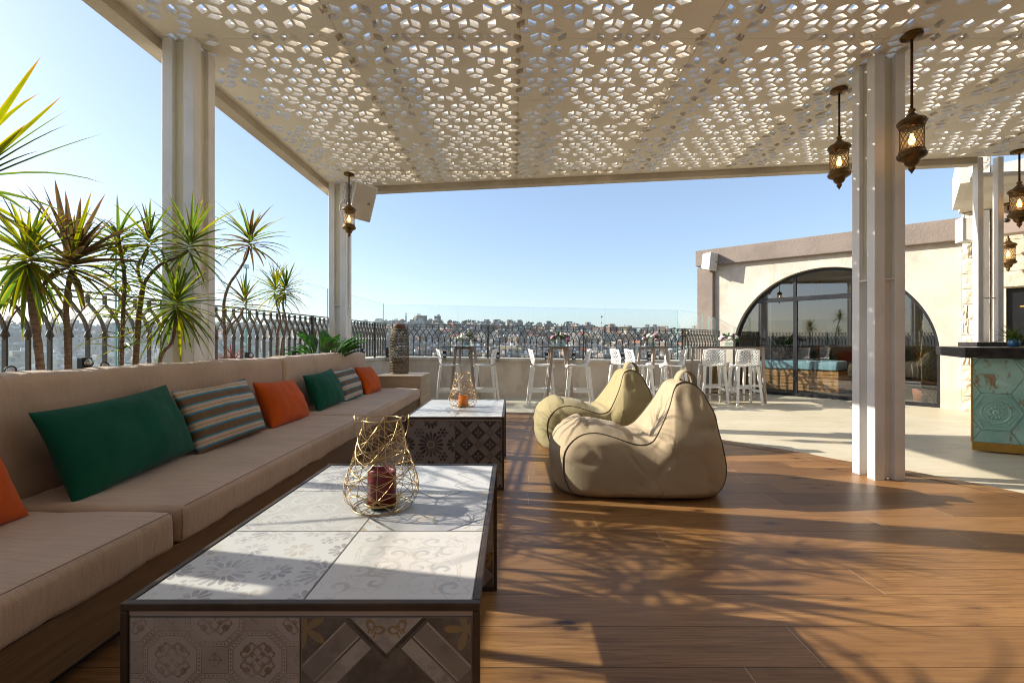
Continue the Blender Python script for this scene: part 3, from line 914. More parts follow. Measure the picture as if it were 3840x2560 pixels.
# ---------------------------------------------------------------- pergola: perforated ceiling on clustered posts
pg = empty('pergola', (0, 0, 0), 0, 'white pergola with a perforated cut-out ceiling on clustered white posts', 'pergola')
CZ = 3.68
PX0, PX1, PY0 = -2.88, 10.5, -1.9
def far_y(x): return 7.36 - 0.137 * (x + 2.9)
HA = 0.1035; INS = 0.0122; HPX = 0.227; HPY = 0.1555
hr = random.Random(11)
seam_x = [PX0, -1.40, 0.06, 1.56, 3.06, 4.56, 6.06, 7.56, 9.06, PX1]
seam_y = [PY0, 0.86, 3.72, 6.58, 9.0]
sq3 = math.sqrt(3)
solid_hex = {}
def ceiling_panel(x0, x1, y0, y1):
    bm = bmesh.new()
    cache = {}
    def V(p):
        k = (round(p[0], 4), round(p[1], 4))
        if k not in cache: cache[k] = bm.verts.new((p[0], p[1], CZ))
        return cache[k]
    holes = []
    j0 = int(math.floor((y0 - 0.3) / HPY)); j1 = int(math.ceil((y1 + 0.3) / HPY))
    hv = (HPX * HPX / 4 + HPY * HPY) / (2 * HPY); hu = HPY - hv
    for j in range(j0, j1 + 1):
        cy = j * HPY
        off = (j % 2) * HPX / 2
        i0 = int(math.floor((x0 - 0.3 - off) / HPX)); i1 = int(math.ceil((x1 + 0.3 - off) / HPX))
        for i in range(i0, i1 + 1):
            cx = i * HPX + off
            rr = random.Random(i * 7919 + j * 104729)
            dens = noise.noise(Vector((cx * 0.8, cy * 0.8, 3.1)))
            hexsolid = rr.random() < (0.03 + 0.16 * max(0, dens))
            c = (cx, cy)
            vt = [(cx + HPX / 2, cy + hu), (cx, cy + hv), (cx - HPX / 2, cy + hu), (cx - HPX / 2, cy - hu), (cx, cy - hv), (cx + HPX / 2, cy - hu)]
            wt = [(cx + HA * math.cos(R(30 + 60 * k)), cy + HA * math.sin(R(30 + 60 * k))) for k in range(6)]
            for k in (0, 2, 4):
                # rhombus: centre, w[k], w[k+1], w[k+2]
                q = [c, wt[k % 6], wt[(k + 1) % 6], wt[(k + 2) % 6]]
                m = Vector(((q[0][0] + q[2][0]) / 2, (q[0][1] + q[2][1]) / 2))
                skip = hexsolid or rr.random() < 0.14
                ok = PX0 + .09 < m.x < PX1 - .1 and m.y < far_y(m.x) - 0.10
                if skip or not ok:
                    bm.faces.new([V(p) for p in q]); continue
                # cut-out with clipped corners
                Q = [Vector(p) for p in q]
                inn = []
                for t in range(4):
                    e0 = (Q[t - 1] - Q[t]).normalized(); e1 = (Q[(t + 1) % 4] - Q[t]).normalized()
                    sn = abs(e0.x * e1.y - e0.y * e1.x)
                    kx = Q[t] + (e0 + e1) * (INS / sn)
                    cl = .007 if e0.dot(e1) > 0 else .005
                    inn.append((kx + e0 * cl, kx + e1 * cl))
                for t in range(4):
                    t2 = (t + 1) % 4
                    bm.faces.new([V(Q[t]), V(Q[t2]), V(inn[t2][0]), V(inn[t][1])])
                    bm.faces.new([V(Q[t]), V(inn[t][1]), V(inn[t][0])])
            for k in range(6):
                k2 = (k + 1) % 6
                bm.faces.new([V(vt[k]), V(vt[k2]), V(wt[k2]), V(wt[k])])
    for co, no in (((x0 + .002, 0, 0), (-1, 0, 0)), ((x1 - .002, 0, 0), (1, 0, 0)), ((0, y0 + .002, 0), (0, -1, 0)), ((0, y1 - .002, 0), (0, 1, 0)),
                   ((-2.9, far_y(-2.9), 0), (0.137, 1, 0))):
        bmesh.ops.bisect_plane(bm, geom=bm.verts[:] + bm.edges[:] + bm.faces[:], plane_co=co, plane_no=no, clear_outer=True)
    if not bm.faces:
        bm.free(); return
    bmesh.ops.recalc_face_normals(bm, faces=bm.faces)
    if bm.faces[0].normal.z > 0:
        bmesh.ops.reverse_faces(bm, faces=bm.faces)
    me = bpy.data.meshes.new('ceiling_panel'); bm.to_mesh(me); bm.free()
    me.materials.append(MT['ceiling'])
    o = bpy.data.objects.new('ceiling_panel', me); col.objects.link(o); o.parent = pg
    md = o.modifiers.new('solid', 'SOLIDIFY'); md.thickness = 0.040; md.offset = -1.0
    return o
for i in range(len(seam_x) - 1):
    for j in range(len(seam_y) - 1):
        ceiling_panel(seam_x[i], seam_x[i + 1], seam_y[j], seam_y[j + 1])
# joists over the seams
for x in seam_x[1:-1]:
    b = MB(); b.span((x - .045, PY0, CZ + .043), (x + .045, far_y(x) - .02, CZ + .20)); b.build('joist', MT['soffit'], pg)
for x in seam_x[1:-1]:
    b = MB(); b.span((x + .27, PY0, CZ + .043), (x + .33, far_y(x + .3) - .02, CZ + .12)); b.build('joist', MT['soffit'], pg)
for y in seam_y[1:-1]:
    for i in range(len(seam_x) - 1):
        xa, xb = seam_x[i] + .34, seam_x[i + 1] - .046
        if y > far_y(xb) - .1: continue
        b = MB(); b.span((xa, y - .03, CZ + .043), (xb, y + .03, CZ + .15)); b.build('joist', MT['soffit'], pg)
# rough plaster edge beams
b = MB(); b.span((-3.02, PY0, CZ - .085), (PX0, 7.48, CZ + .26)); b.build('edge_beam', MT['beam'], pg)
b = MB()
xa, xb = PX0, 6.25
vs = []
for x in (xa, xb):
    for dy in (0.002, 0.13):
        for z in (CZ - .085, CZ + .26):
            vs.append((x, far_y(x) + dy, z))
b.add(vs, [(0, 1, 3, 2), (4, 6, 7, 5), (0, 4, 5, 1), (2, 3, 7, 6), (0, 2, 6, 4), (1, 5, 7, 3)])
b.build('edge_beam', MT['beam'], pg)

def column(x0, y0, z0=0.0, z1=CZ, s=0.088, gap=0.088, shelf=1.75, infill=True):
    c = MB()
    L = 2 * s + gap
    # webs recessed between the posts
    r = s * 0.55
    c.span((x0 + s, y0 + r, z0 + .02), (x0 + s + gap, y0 + r + .012, shelf if infill else z1))
    colo = c.build('column', MT['white_paint'], pg)
    for i in (0, 1):
        for j in (0, 1):
            p = MB()
            px, py = x0 + i * (s + gap), y0 + j * (s + gap)
            p.span((px, py, z0), (px + s, py + s, z1 - .001))
            p.build('post', MT['white_paint'], colo, bevel=.006, segs=3)
    if infill:
        p = MB(); k = s * 0.4
        p.span((x0 + s, y0 + k, shelf), (x0 + s + gap, y0 + k + .012, z1 - .02))
        p.span((x0 + k, y0 + s, shelf), (x0 + k + .012, y0 + s + gap, z1 - .02))
        p.span((x0 + L - k - .012, y0 + s, shelf), (x0 + L - k, y0 + s + gap, z1 - .02))
        p.build('infill_panel', MT['white_infill'], colo)
        p = MB()
        p.span((x0 + s, y0 + .006, shelf - .012), (x0 + s + gap, y0 + L - .006, shelf))
        p.span((x0 + .006, y0 + s, shelf - .012), (x0 + L - .006, y0 + s + gap, shelf))
        p.build('cross_plate', MT['white_paint'], colo)
    return colo
column(-2.85, 1.37, shelf=1.72)  # extra unseen column, added to cast a shadow band on the near table
column(-2.85, 3.70, shelf=1.72)
column(-2.85, 7.07, shelf=1.78)
column(3.118, 3.91)

# column on the bar counter: a pair of posts with two slim ones behind
c = MB(); c.span((6.17, 6.04, 1.143), (6.62, 6.30, 1.199)); tag(c.build('post_base', MT['slab'], bevel=.006), 'dark stone block under the white posts on the bar counter', 'base block')
c = MB(); c.span((6.25, 6.10, 1.20), (6.325, 6.175, 3.678)); pc = c.build('post', MT['white_paint'], bevel=.006)
colb = empty('twin_post', (0, 0, 0), 0, 'pair of white posts standing on the dark bar counter', 'post')
pc.parent = colb
c = MB(); c.span((6.50, 6.08, 1.20), (6.575, 6.155, 3.678)); c.build('post', MT['white_paint'], colb, bevel=.006)
c = MB(); c.span((6.40, 6.215, 1.20), (6.43, 6.25, 3.0)); c.span((6.44, 6.22, 1.20), (6.53, 6.27, 3.0)); c.build('slim_post', MT['white_paint'], colb, bevel=.003)
c = MB(); c.span((6.327, 6.12, 1.78), (6.498, 6.14, 1.80)); c.build('cross_plate', MT['white_paint'], colb)

# ---------------------------------------------------------------- hanging moroccan lanterns
def lantern(label, x, y, ztop, rod, scale=1.0):
    r = empty('hanging_lantern', (x, y, ztop), rng.uniform(0, 1), label, 'lantern', 'brass lanterns hanging from the pergola')
    s = scale
    b = MB(); b.lathe([(0, 0), (.07 * s, 0), (.075 * s, -.012), (.072 * s, -.026), (.03 * s, -.030), (.018 * s, -.045), (0, -.045)], 24); b.build('ceiling_plate', MT['brass'], r)
    b = MB(); b.tube([(0, 0, -.03), (0, 0, -rod)], .0095 * s, 10); b.build('rod', MT['rod'], r)
    z = -rod
    s0 = s; s = s * .80
    def pr(l): return [(a * s, z + h * s0) for a, h in l]
    b = MB()
    b.lathe(pr([(.012, 0), (.026, -.004), (.032, -.02), (.022, -.032), (.03, -.04), (.05, -.06), (.068, -.075), (.078, -.082), (.10, -.088), (.116, -.10), (.121, -.118), (.113, -.132), (.100, -.138), (.106, -.148), (.100, -.158), (.08, -.160)]), 32)
    for k in range(16):
        a = 2 * PI * k / 16
        b.lathe([(0, -.008 * s), (.007 * s, -.004 * s), (.008 * s, 0), (.007 * s, .004 * s), (0, .008 * s)], 6, (math.cos(a) * .119 * s, math.sin(a) * .119 * s, z - .112 * s0))
    b.build('cap', MT['brass'], r)
    # glass cylinder and wire diamonds
    b = MB(); b.lathe(pr([(.088, -.158), (.092, -.18), (.092, -.32), (.090, -.335)]), 28); b.build('glass', MT['lantern_glass'], r)
    b = MB()
    H0, H1 = -.158, -.335
    for k in range(14):
        for sg in (-1, 1):
            pts = []
            for i in range(9):
                t = i / 8
                a = 2 * PI * k / 14 + sg * t * 2 * PI * 3 / 14
                # little scallops
                rad = .0965 * s
                pts.append((rad * math.cos(a), rad * math.sin(a), z + (H0 + (H1 - H0) * t) * s0))
            b.tube(pts, .0028 * s, 4)
    b.build('wire_mesh', MT['brass'], r)
    b = MB()
    b.lathe(pr([(.08, -.333), (.104, -.336), (.108, -.345), (.100, -.352), (.112, -.360), (.122, -.375), (.118, -.392), (.098, -.404), (.072, -.412), (.064, -.422), (.058, -.440), (.046, -.455), (.028, -.465), (.024, -.472), (.030, -.482), (.026, -.492), (.012, -.510), (.0, -.528)]), 32)
    for k in range(16):
        a = 2 * PI * k / 16
        b.lathe([(0, -.008 * s), (.007 * s, -.004 * s), (.008 * s, 0), (.007 * s, .004 * s), (0, .008 * s)], 6, (math.cos(a) * .119 * s, math.sin(a) * .119 * s, z - .374 * s0))
    b.build('lower_bowl', MT['brass'], r)
    b = MB(); b.lathe(pr([(0, -.20), (.013, -.205), (.015, -.225), (.026, -.25), (.028, -.268), (.018, -.288), (0, -.292)]), 16); b.build('bulb', MT['bulb'], r)
    return r
lantern('lit brass lantern hanging at the right of the near white column', 3.225, 3.67, CZ, .60)
lantern('lit brass lantern hanging left of the near white column, against the blue sky', 3.215, 4.47, CZ, .46)
lantern('lit brass lantern hanging at the far left corner beside the second white column', -2.40, 6.70, CZ, .42)
lantern('lit brass lantern cut by the right edge, hanging above the bar', 6.58, 5.90, CZ, .40, 1.15)
lantern('small lit brass lantern deep under the white soffit, in front of the stone wall', 8.07, 7.40, 3.449, .56, 1.05)

# ---------------------------------------------------------------- loudspeakers
def speaker(name, label, loc, rot, w, h, d, bracket=True):
    r = empty(name, loc, 0, label, 'speaker'); r.rotation_euler = rot
    b = MB()
    hw, hh = w / 2, h / 2
    fr = [(-hw, 0, -hh), (hw, 0, -hh), (hw, 0, hh), (-hw, 0, hh)]
    bk = [(-hw * .72, d, -hh * .82), (hw * .72, d, -hh * .82), (hw * .72, d, hh * .82), (-hw * .72, d, hh * .82)]
    b.add(fr + bk, [(0, 1, 5, 4), (1, 2, 6, 5), (2, 3, 7, 6), (3, 0, 4, 7), (7, 6, 5, 4), (3, 2, 1, 0)])
    b.build('cabinet', MT['speaker'], r, bevel=.018, segs=3)
    b = MB(); b.box((0, -.008, 0), (w * .86, .016, h * .92)); b.build('grille', MT['speaker_grille'], r, bevel=.008)
    b = MB(); b.box((w * .22, -.019, 0), (w * .10, .006, w * .10)); b.box((w * .22, -.0235, 0), (w * .05, .004, w * .05), mi=1); b.build('badge', [MT['black_plastic'], MT['silver']], r)
    if bracket:
        b = MB(); b.tube([(0, d, 0), (0, d + .10, 0.02), (0, d + .16, 0.06)], .012, 8); b.box((0, d + .17, .06), (.07, .02, .12)); b.build('bracket', MT['black_plastic'], r)
    return r
speaker('loudspeaker', 'white tilted loudspeaker hanging under the far left corner of the pergola', (-2.29, 7.02, 3.35), (R(24), R(6), R(36)), .34, .56, .30)
speaker('loudspeaker', 'white loudspeaker on the upper corner of the arched building', (4.87, 10.98, 3.14), (R(6), 0, R(38)), .34, .43, .25, False)
speaker('loudspeaker', 'slim white loudspeaker on the stone pillar left of the twin posts', (7.35, 7.30, 3.0), (0, 0, R(70)), .26, .42, .14, False)
b = MB()
for k in range(3):
    pts = [Vector((-2.60 + .05 * math.sin(a * 2 * PI) + k * .008, 7.0, 3.27 + .11 * math.cos(a * 2 * PI) - k * .02)) for a in [i / 14 for i in range(15)]]
    b.tube(pts, .005, 5)
b.tube([(-2.57, 7.0, 3.60), (-2.60, 6.99, 3.45), (-2.58, 7.0, 3.38), (-2.49, 7.0, 3.42), (-2.40, 7.0, 3.45)], .005, 5)
tag(b.build('cable', MT['speaker_grille']), 'loose grey cable coiled against the second white column', 'cable')
# ---------------------------------------------------------------- sofa
def cushion_mesh(name, mat, x0, x1, y0, y1, z0, z1, parent, r=0.035, puff=0.012, lean=0.0, seed=0, amp=0.006):
    """soft box, dense enough to sag and wrinkle"""
    bm = bmesh.new()
    bmesh.ops.create_cube(bm, size=1.0)
    sx, sy, sz = x1 - x0, y1 - y0, z1 - z0
    for v in bm.verts:
        v.co = Vector((v.co.x * sx, v.co.y * sy, v.co.z * sz))
    bmesh.ops.bevel(bm, geom=bm.edges[:], offset=r, segments=4, profile=0.5, affect='EDGES')
    for ax, size in ((0, sx), (1, sy), (2, sz)):
        n = max(2, int(size / 0.045))
        for k in range(1, n):
            t = -size / 2 + size * k / n
            if abs(t) > size / 2 - r: continue
            co = [0, 0, 0]; co[ax] = t; no = [0, 0, 0]; no[ax] = 1
            bmesh.ops.bisect_plane(bm, geom=bm.verts[:] + bm.edges[:] + bm.faces[:], plane_co=co, plane_no=no)
    for v in bm.verts:
        u = Vector((2 * v.co.x / sx, 2 * v.co.y / sy, 2 * v.co.z / sz))
        p = v.co.copy()
        fx = max(0, 1 - u.x ** 4) ; fy = max(0, 1 - u.y ** 8); fz = max(0, 1 - u.z ** 4)
        v.co.z += puff * u.z * fx * fy
        v.co.x += puff * u.x * fy * fz
        v.co.y += puff * u.y * fx * fz * .7
        nn = noise.noise(Vector((p.x * 3.0 + seed, p.y * 5.0, p.z * 3.0 + seed)))
        n2 = noise.noise(Vector((p.x * 2.0 + seed, p.y * 16.0, p.z * 4.0)))
        cr = (1 - abs(noise.noise(Vector((p.x * 2.2 + seed, p.y * 7.0 + p.x * 2, p.z * 5))))) ** 7
        v.co += (u.normalized() if u.length else Vector((0, 0, 1))) * (nn * amp * 2.0 + n2 * amp * 1.0 - cr * amp * 1.6)
        v.co.x += lean * (v.co.z + sz / 2)
    me = bpy.data.meshes.new(name); bm.to_mesh(me); bm.free()
    for p in me.polygons: p.use_smooth = True
    me.materials.append(mat)
    o = bpy.data.objects.new(name, me); col.objects.link(o); o.parent = parent
    o.location = ((x0 + x1) / 2, (y0 + y1) / 2, (z0 + z1) / 2)
    return o

sofa = empty('sofa', (-2.0, 3.6, 0), 0, 'long built-in sofa with beige linen cushions on an oak plinth', 'sofa')
def SP_(o):
    o.parent = sofa; o.matrix_parent_inverse = sofa.matrix_basis.inverted(); return o
bpy.context.view_layer.update()
b = MB(); b.span((-2.66, -.6, .07), (-1.535, 7.44, .275)); SP_(b.build('base', MT['oak'], bevel=.004))
b = MB(); b.span((-2.60, -.55, .013), (-1.60, 7.40, .069)); SP_(b.build('toe_kick', MT['black_plastic']))
b = MB(); b.span((-2.68, -.6, .276), (-2.60, 7.44, .93)); SP_(b.build('back_panel', MT['oak'], bevel=.004))
def seam(pts, parent, r=.002):
    b = MB(); b.tube(pts, r, 5); o = b.build('seam', MT['sofa_seam']); SP_(o); bpy.context.view_layer.update()
    return o
for i, (ya, yb) in enumerate(((0.55, 2.035), (2.07, 4.665), (4.69, 7.43))):
    c = SP_(cushion_mesh('seat_cushion', MT['sofa'], -2.36, -1.50, ya, yb, .278, .45, None, .03, .010, seed=i * 3.1, amp=.005))
    b = MB()
    for z in (.445, .285):
        pass
    seam([(-1.508, ya + .03, .448), (-1.508, (ya + yb) / 2, .456), (-1.508, yb - .03, .4475)], sofa, .0016)
    for yy in (ya, yb):
        b = MB(); b.tube([(-1.512, yy + (.012 if yy == ya else -.012), .30), (-1.505, yy + (.008 if yy == ya else -.008), .37), (-1.512, yy + (.012 if yy == ya else -.012), .437)], .0016, 5)
        SP_(b.build('seam', MT['sofa_seam']))
for i, (ya, yb) in enumerate(((-.5, 4.70), (4.72, 7.36))):
    c = SP_(cushion_mesh('back_cushion', MT['sofa'], -2.595, -2.36, ya, yb, .40, 1.035, None, .05, .014, lean=-0.0, seed=9 + i * 2.3, amp=.006))

# ---------------------------------------------------------------- throw pillows
def pillow(label, mat, center, w, h, t, rz, lean, roll=0.0, seed=0, group=None):
    n, m = 26, 18
    b = MB(); vs = []; fs = []
    def pos(u, v, s):
        e = (1 - .075 * (1 - v * v) * u * u); g = (1 - .09 * (1 - u * u) * v * v)
        x = u * w / 2 * e; z = v * h / 2 * g
        th = (max(0, (1 - u * u)) * max(0, (1 - v * v))) ** 0.42
        k = 1 - 0.35 * (abs(u) * abs(v)) ** 2
        wr = noise.noise(Vector((u * 2.2 + seed, v * 2.2, s * 1.7))) * .16 + noise.noise(Vector((u * 5 + seed, v * 4 + 3, s))) * .10 - .10 * (1 - abs(noise.noise(Vector((u * 3 + seed * 2, v * 6 - u * 3, s * 2))))) ** 6
        sag = -.10 * v * 1.0
        return Vector((x, s * t / 2 * th * k * (1 + wr + sag), z - .012 * (1 - u * u) * (v < 0)))
    for s in (-1, 1):
        base = len(vs)
        for j in range(m + 1):
            for i in range(n + 1):
                u = -1 + 2 * i / n; v = -1 + 2 * j / m
                u = math.sin(u * PI / 2); v = math.sin(v * PI / 2)
                vs.append(pos(u, v, s))
        for j in range(m):
            for i in range(n):
                q = [base + j * (n + 1) + i, base + j * (n + 1) + i + 1, base + (j + 1) * (n + 1) + i + 1, base + (j + 1) * (n + 1) + i]
                fs.append(q if s < 0 else q[::-1])
    b.add(vs, fs, 0, True)
    o = b.build('throw_pillow', mat, weld=True)
    for p in o.data.polygons: p.use_smooth = True
    o.location = center
    # local x = width, local -y = front; turned to face +X of the room
    o.rotation_euler = (Matrix.Rotation(rz, 3, 'Z') @ Matrix.Rotation(lean, 3, 'X') @ Matrix.Rotation(roll, 3, 'Y')).to_euler()
    return tag(o, label, 'pillow', group)
G = 'pillows leaning along the sofa back'
F = R(90)
pillow('orange pillow cut by the left edge, nearest to the camera', MT['orange'], (-2.15, 1.58, .640), .74, .42, .22, F, R(-22), R(-2), 1, G)
pillow('large plain green pillow, the nearer of the two green ones', MT['green'], (-2.16, 2.555, .680), .92, .47, .25, F + R(3), R(-22), R(-3), 2, G)
pillow('brown, cream and blue striped pillow between the large green one and an orange one', MT['stripe'], (-2.15, 3.40, .672), .80, .46, .23, F + R(-2), R(-22), R(-2), 3, G)
pillow('plain orange pillow right of the nearer striped pillow', MT['orange'], (-2.15, 4.28, .640), .80, .43, .23, F + R(4), R(-24), R(3), 4, G)
pillow('plain green pillow on the far part of the sofa, the farther green one', MT['green'], (-2.15, 5.24, .660), .74, .43, .22, F + R(-2), R(-22), R(-3), 5, G)
pillow('striped pillow on the far part of the sofa beside the far green pillow', MT['stripe'], (-2.15, 5.98, .655), .70, .42, .20, F, R(-22), R(-2), 6, G)
pillow('orange pillow at the far end of the sofa next to the oak box', MT['orange'], (-2.13, 6.75, .640), .74, .43, .22, F + R(2), R(-24), R(2), 7, G)

# ---------------------------------------------------------------- oak box at the end of the sofa, tall rattan lantern on it
r = empty('side_box', (-2.0, 7.9, 0), 0, 'square oak box table at the far end of the sofa', 'side table')
b = MB(); b.span((-.62, -.44, .02), (.50, .42, .622)); b.build('box_body', MT['oak_pale'], r, bevel=.004)
b = MB(); b.span((-.63, -.45, .6225), (.51, .43, .645)); b.build('top_board', MT['oak_pale'], r, bevel=.004)
r = empty('rattan_lantern', (-1.985, 8.02, .646), 0, 'tall dark woven lantern standing on the oak box', 'lantern')
prof = [(.150, 0), (.158, .05), (.160, .2), (.160, .62), (.152, .70), (.128, .77), (.10, .80)]
def prof_r(z):
    for (r0, z0), (r1, z1) in zip(prof, prof[1:]):
        if z0 <= z <= z1: return r0 + (r1 - r0) * (z - z0) / (z1 - z0)
    return prof[-1][0]
b = MB()
for k in range(56):
    a = 2 * PI * k / 56
    pts = []
    for i in range(26):
        z = .80 * i / 25
        aa = a + .045 * math.sin(i * 2.1 + k * 2.4)
        rr_ = prof_r(z)
        pts.append((rr_ * math.cos(aa), rr_ * math.sin(aa), z))
    b.tube(pts, .0028, 4, cap=False)
for i in range(30):
    z = .01 + .79 * i / 29
    rr_ = prof_r(z)
    b.tube([((rr_ + .002 * math.sin(j * 3)) * math.cos(2 * PI * j / 32), (rr_ + .002 * math.sin(j * 3)) * math.sin(2 * PI * j / 32), z + .004 * math.sin(j * 1.7 + i)) for j in range(32)], .0042 if i % 7 else .009, 4, closed=True)
b.build('woven_body', MT['rattan'], r)
b = MB(); b.lathe([(.10, .795), (.105, .80), (.105, .86), (.098, .87), (.09, .86), (.09, .80)], 24); b.build('collar', simple('lantern_leather', (0.14, 0.065, 0.035), 0.6), r)
b = MB(); b.tube([(.16 * math.cos(a) * (1 if True else 1), 0.0, .70 + .17 * math.sin(a)) for a in [PI * i / 12 for i in range(13)]], .006, 6); b.build('handle', MT['rattan'], r)
b = MB(); b.lathe([(0, .0), (.15, .0), (.15, .012), (0, .012)], 24); b.build('base_plate', MT['rattan'], r)

# ---------------------------------------------------------------- tiled coffee tables
def coffee_table(label, x0, x1, y0, y1, H, tops, fronts, top_plain=False):
    r = empty('coffee_table', ((x0 + x1) / 2, (y0 + y1) / 2, H_DECK), 0, label, 'coffee table', 'tiled coffee tables')
    w, l = x1 - x0, y1 - y0
    h = H - H_DECK
    s = .016
    X0, X1, Y0, Y1 = -w / 2, w / 2, -l / 2, l / 2
    # steel frame: top ring and four legs
    f = MB()
    f.span((X0, Y0, h - .018), (X1, Y0 + s, h)); f.span((X0, Y1 - s, h - .018), (X1, Y1, h))
    f.span((X0, Y0 + s, h - .018), (X0 + s, Y1 - s, h)); f.span((X1 - s, Y0 + s, h - .018), (X1, Y1 - s, h))
    f.build('top_frame', MT['steel'], r, bevel=.0025)
    for x in (X0, X1 - s):
        for y in (Y0, Y1 - s):
            f = MB(); f.span((x, y, 0), (x + s, y + s, h - .0185)); f.build('leg', MT['steel'], r, bevel=.002)
    for y in (Y0, Y1 - s):
        f = MB(); f.span((X0 + s, y, 0), (X1 - s, y + s, .02)); f.build('bottom_rail', MT['steel'], r)
    # tiles let into the top
    mats = []
    b = MB()
    ix0, ix1, iy0, iy1 = X0 + s + .002, X1 - s - .002, Y0 + s + .002, Y1 - s - .002
    nx, ny = 2, 3
    g = .0022
    zt = h - .002
    for j in range(ny):
        for i in range(nx):
            a0 = ix0 + (ix1 - ix0) * i / nx + g / 2; a1 = ix0 + (ix1 - ix0) * (i + 1) / nx - g / 2
            c0 = iy0 + (iy1 - iy0) * j / ny + g / 2; c1 = iy0 + (iy1 - iy0) * (j + 1) / ny - g / 2
            m = MT[tops[j][i]]
            if m not in mats: mats.append(m)
            k = mats.index(m)
            b.face([(a0, c0, zt), (a1, c0, zt), (a1, c1, zt), (a0, c1, zt)], k, False, [(0, 0), (1, 0), (1, 1), (0, 1)])
    b.build('top_tiles', mats, r)
    b = MB(); b.span((X0 + s, Y0 + s, h - .022), (X1 - s, Y1 - s, h - .005)); b.build('top_board', MT['grout'], r)
    # slab of tiles at each end, both faces tiled
    for nm, ya, yb, ss in (('end_panel', Y0 + .004, Y0 + s - .003, fronts), ('end_panel', Y1 - s + .003, Y1 - .004, fronts[::-1])):
        mats = [simple('panel_edge', (0.20, 0.17, 0.14), 0.8)]
        b = MB()
        b.span((X0 + s + .001, ya + .003, .021), (X1 - s - .001, yb - .003, h - .0225))
        th = (ix1 - ix0) / 2
        for yy, sgn in ((ya, -1), (yb, 1)):
            for i in range(2):
                a0 = ix0 + th * i + g / 2; a1 = ix0 + th * (i + 1) - g / 2
                zt1 = h - .032; z = zt1; row = 0
                while z > .03:
                    z0 = max(.024, z - th)
                    m = MT[ss[i] if row == 0 else ss[1 - i]]
                    if m not in mats: mats.append(m)
                    k = mats.index(m); v0 = 1 - (z - z0) / th
                    pts = [(a0, yy, z0 + g / 2), (a1, yy, z0 + g / 2), (a1, yy, z - g / 2), (a0, yy, z - g / 2)]
                    uv = [(0, v0), (1, v0), (1, 1), (0, 1)]
                    if sgn > 0: pts = pts[::-1]; uv = uv[::-1]
                    b.face(pts, k, False, uv)
                    z = z0; row += 1
        b.build(nm, mats, r)
        if sum(1 for q in r.children if q.name.startswith('trim')) == 0:
            pass
    b = MB(); b.span((X0 + s + .001, Y0 + .006, h - .031), (X1 - s - .001, Y0 + .012, h - .0185)); b.build('trim_strip', MT['taupe'], r)
    return r
coffee_table('near low table with white patterned tiles, the red candle lantern on it', -.879, -.072, 1.019, 2.185, .615,
             [('t_rosette', 't_scroll'), ('t_octo_pale', 't_bands_pale'), ('t_rosette', 't_diamond')], ('t_octo', 't_bands'))
coffee_table('far low table with dark rosette tiles, the orange candle lantern on it', -.858, -.063, 3.645, 4.76, .60,
             [('t_plain', 't_plain'), ('t_diamond', 't_plain'), ('t_plain', 't_diamond')], ('t_rosette_dark', 't_lattice'))

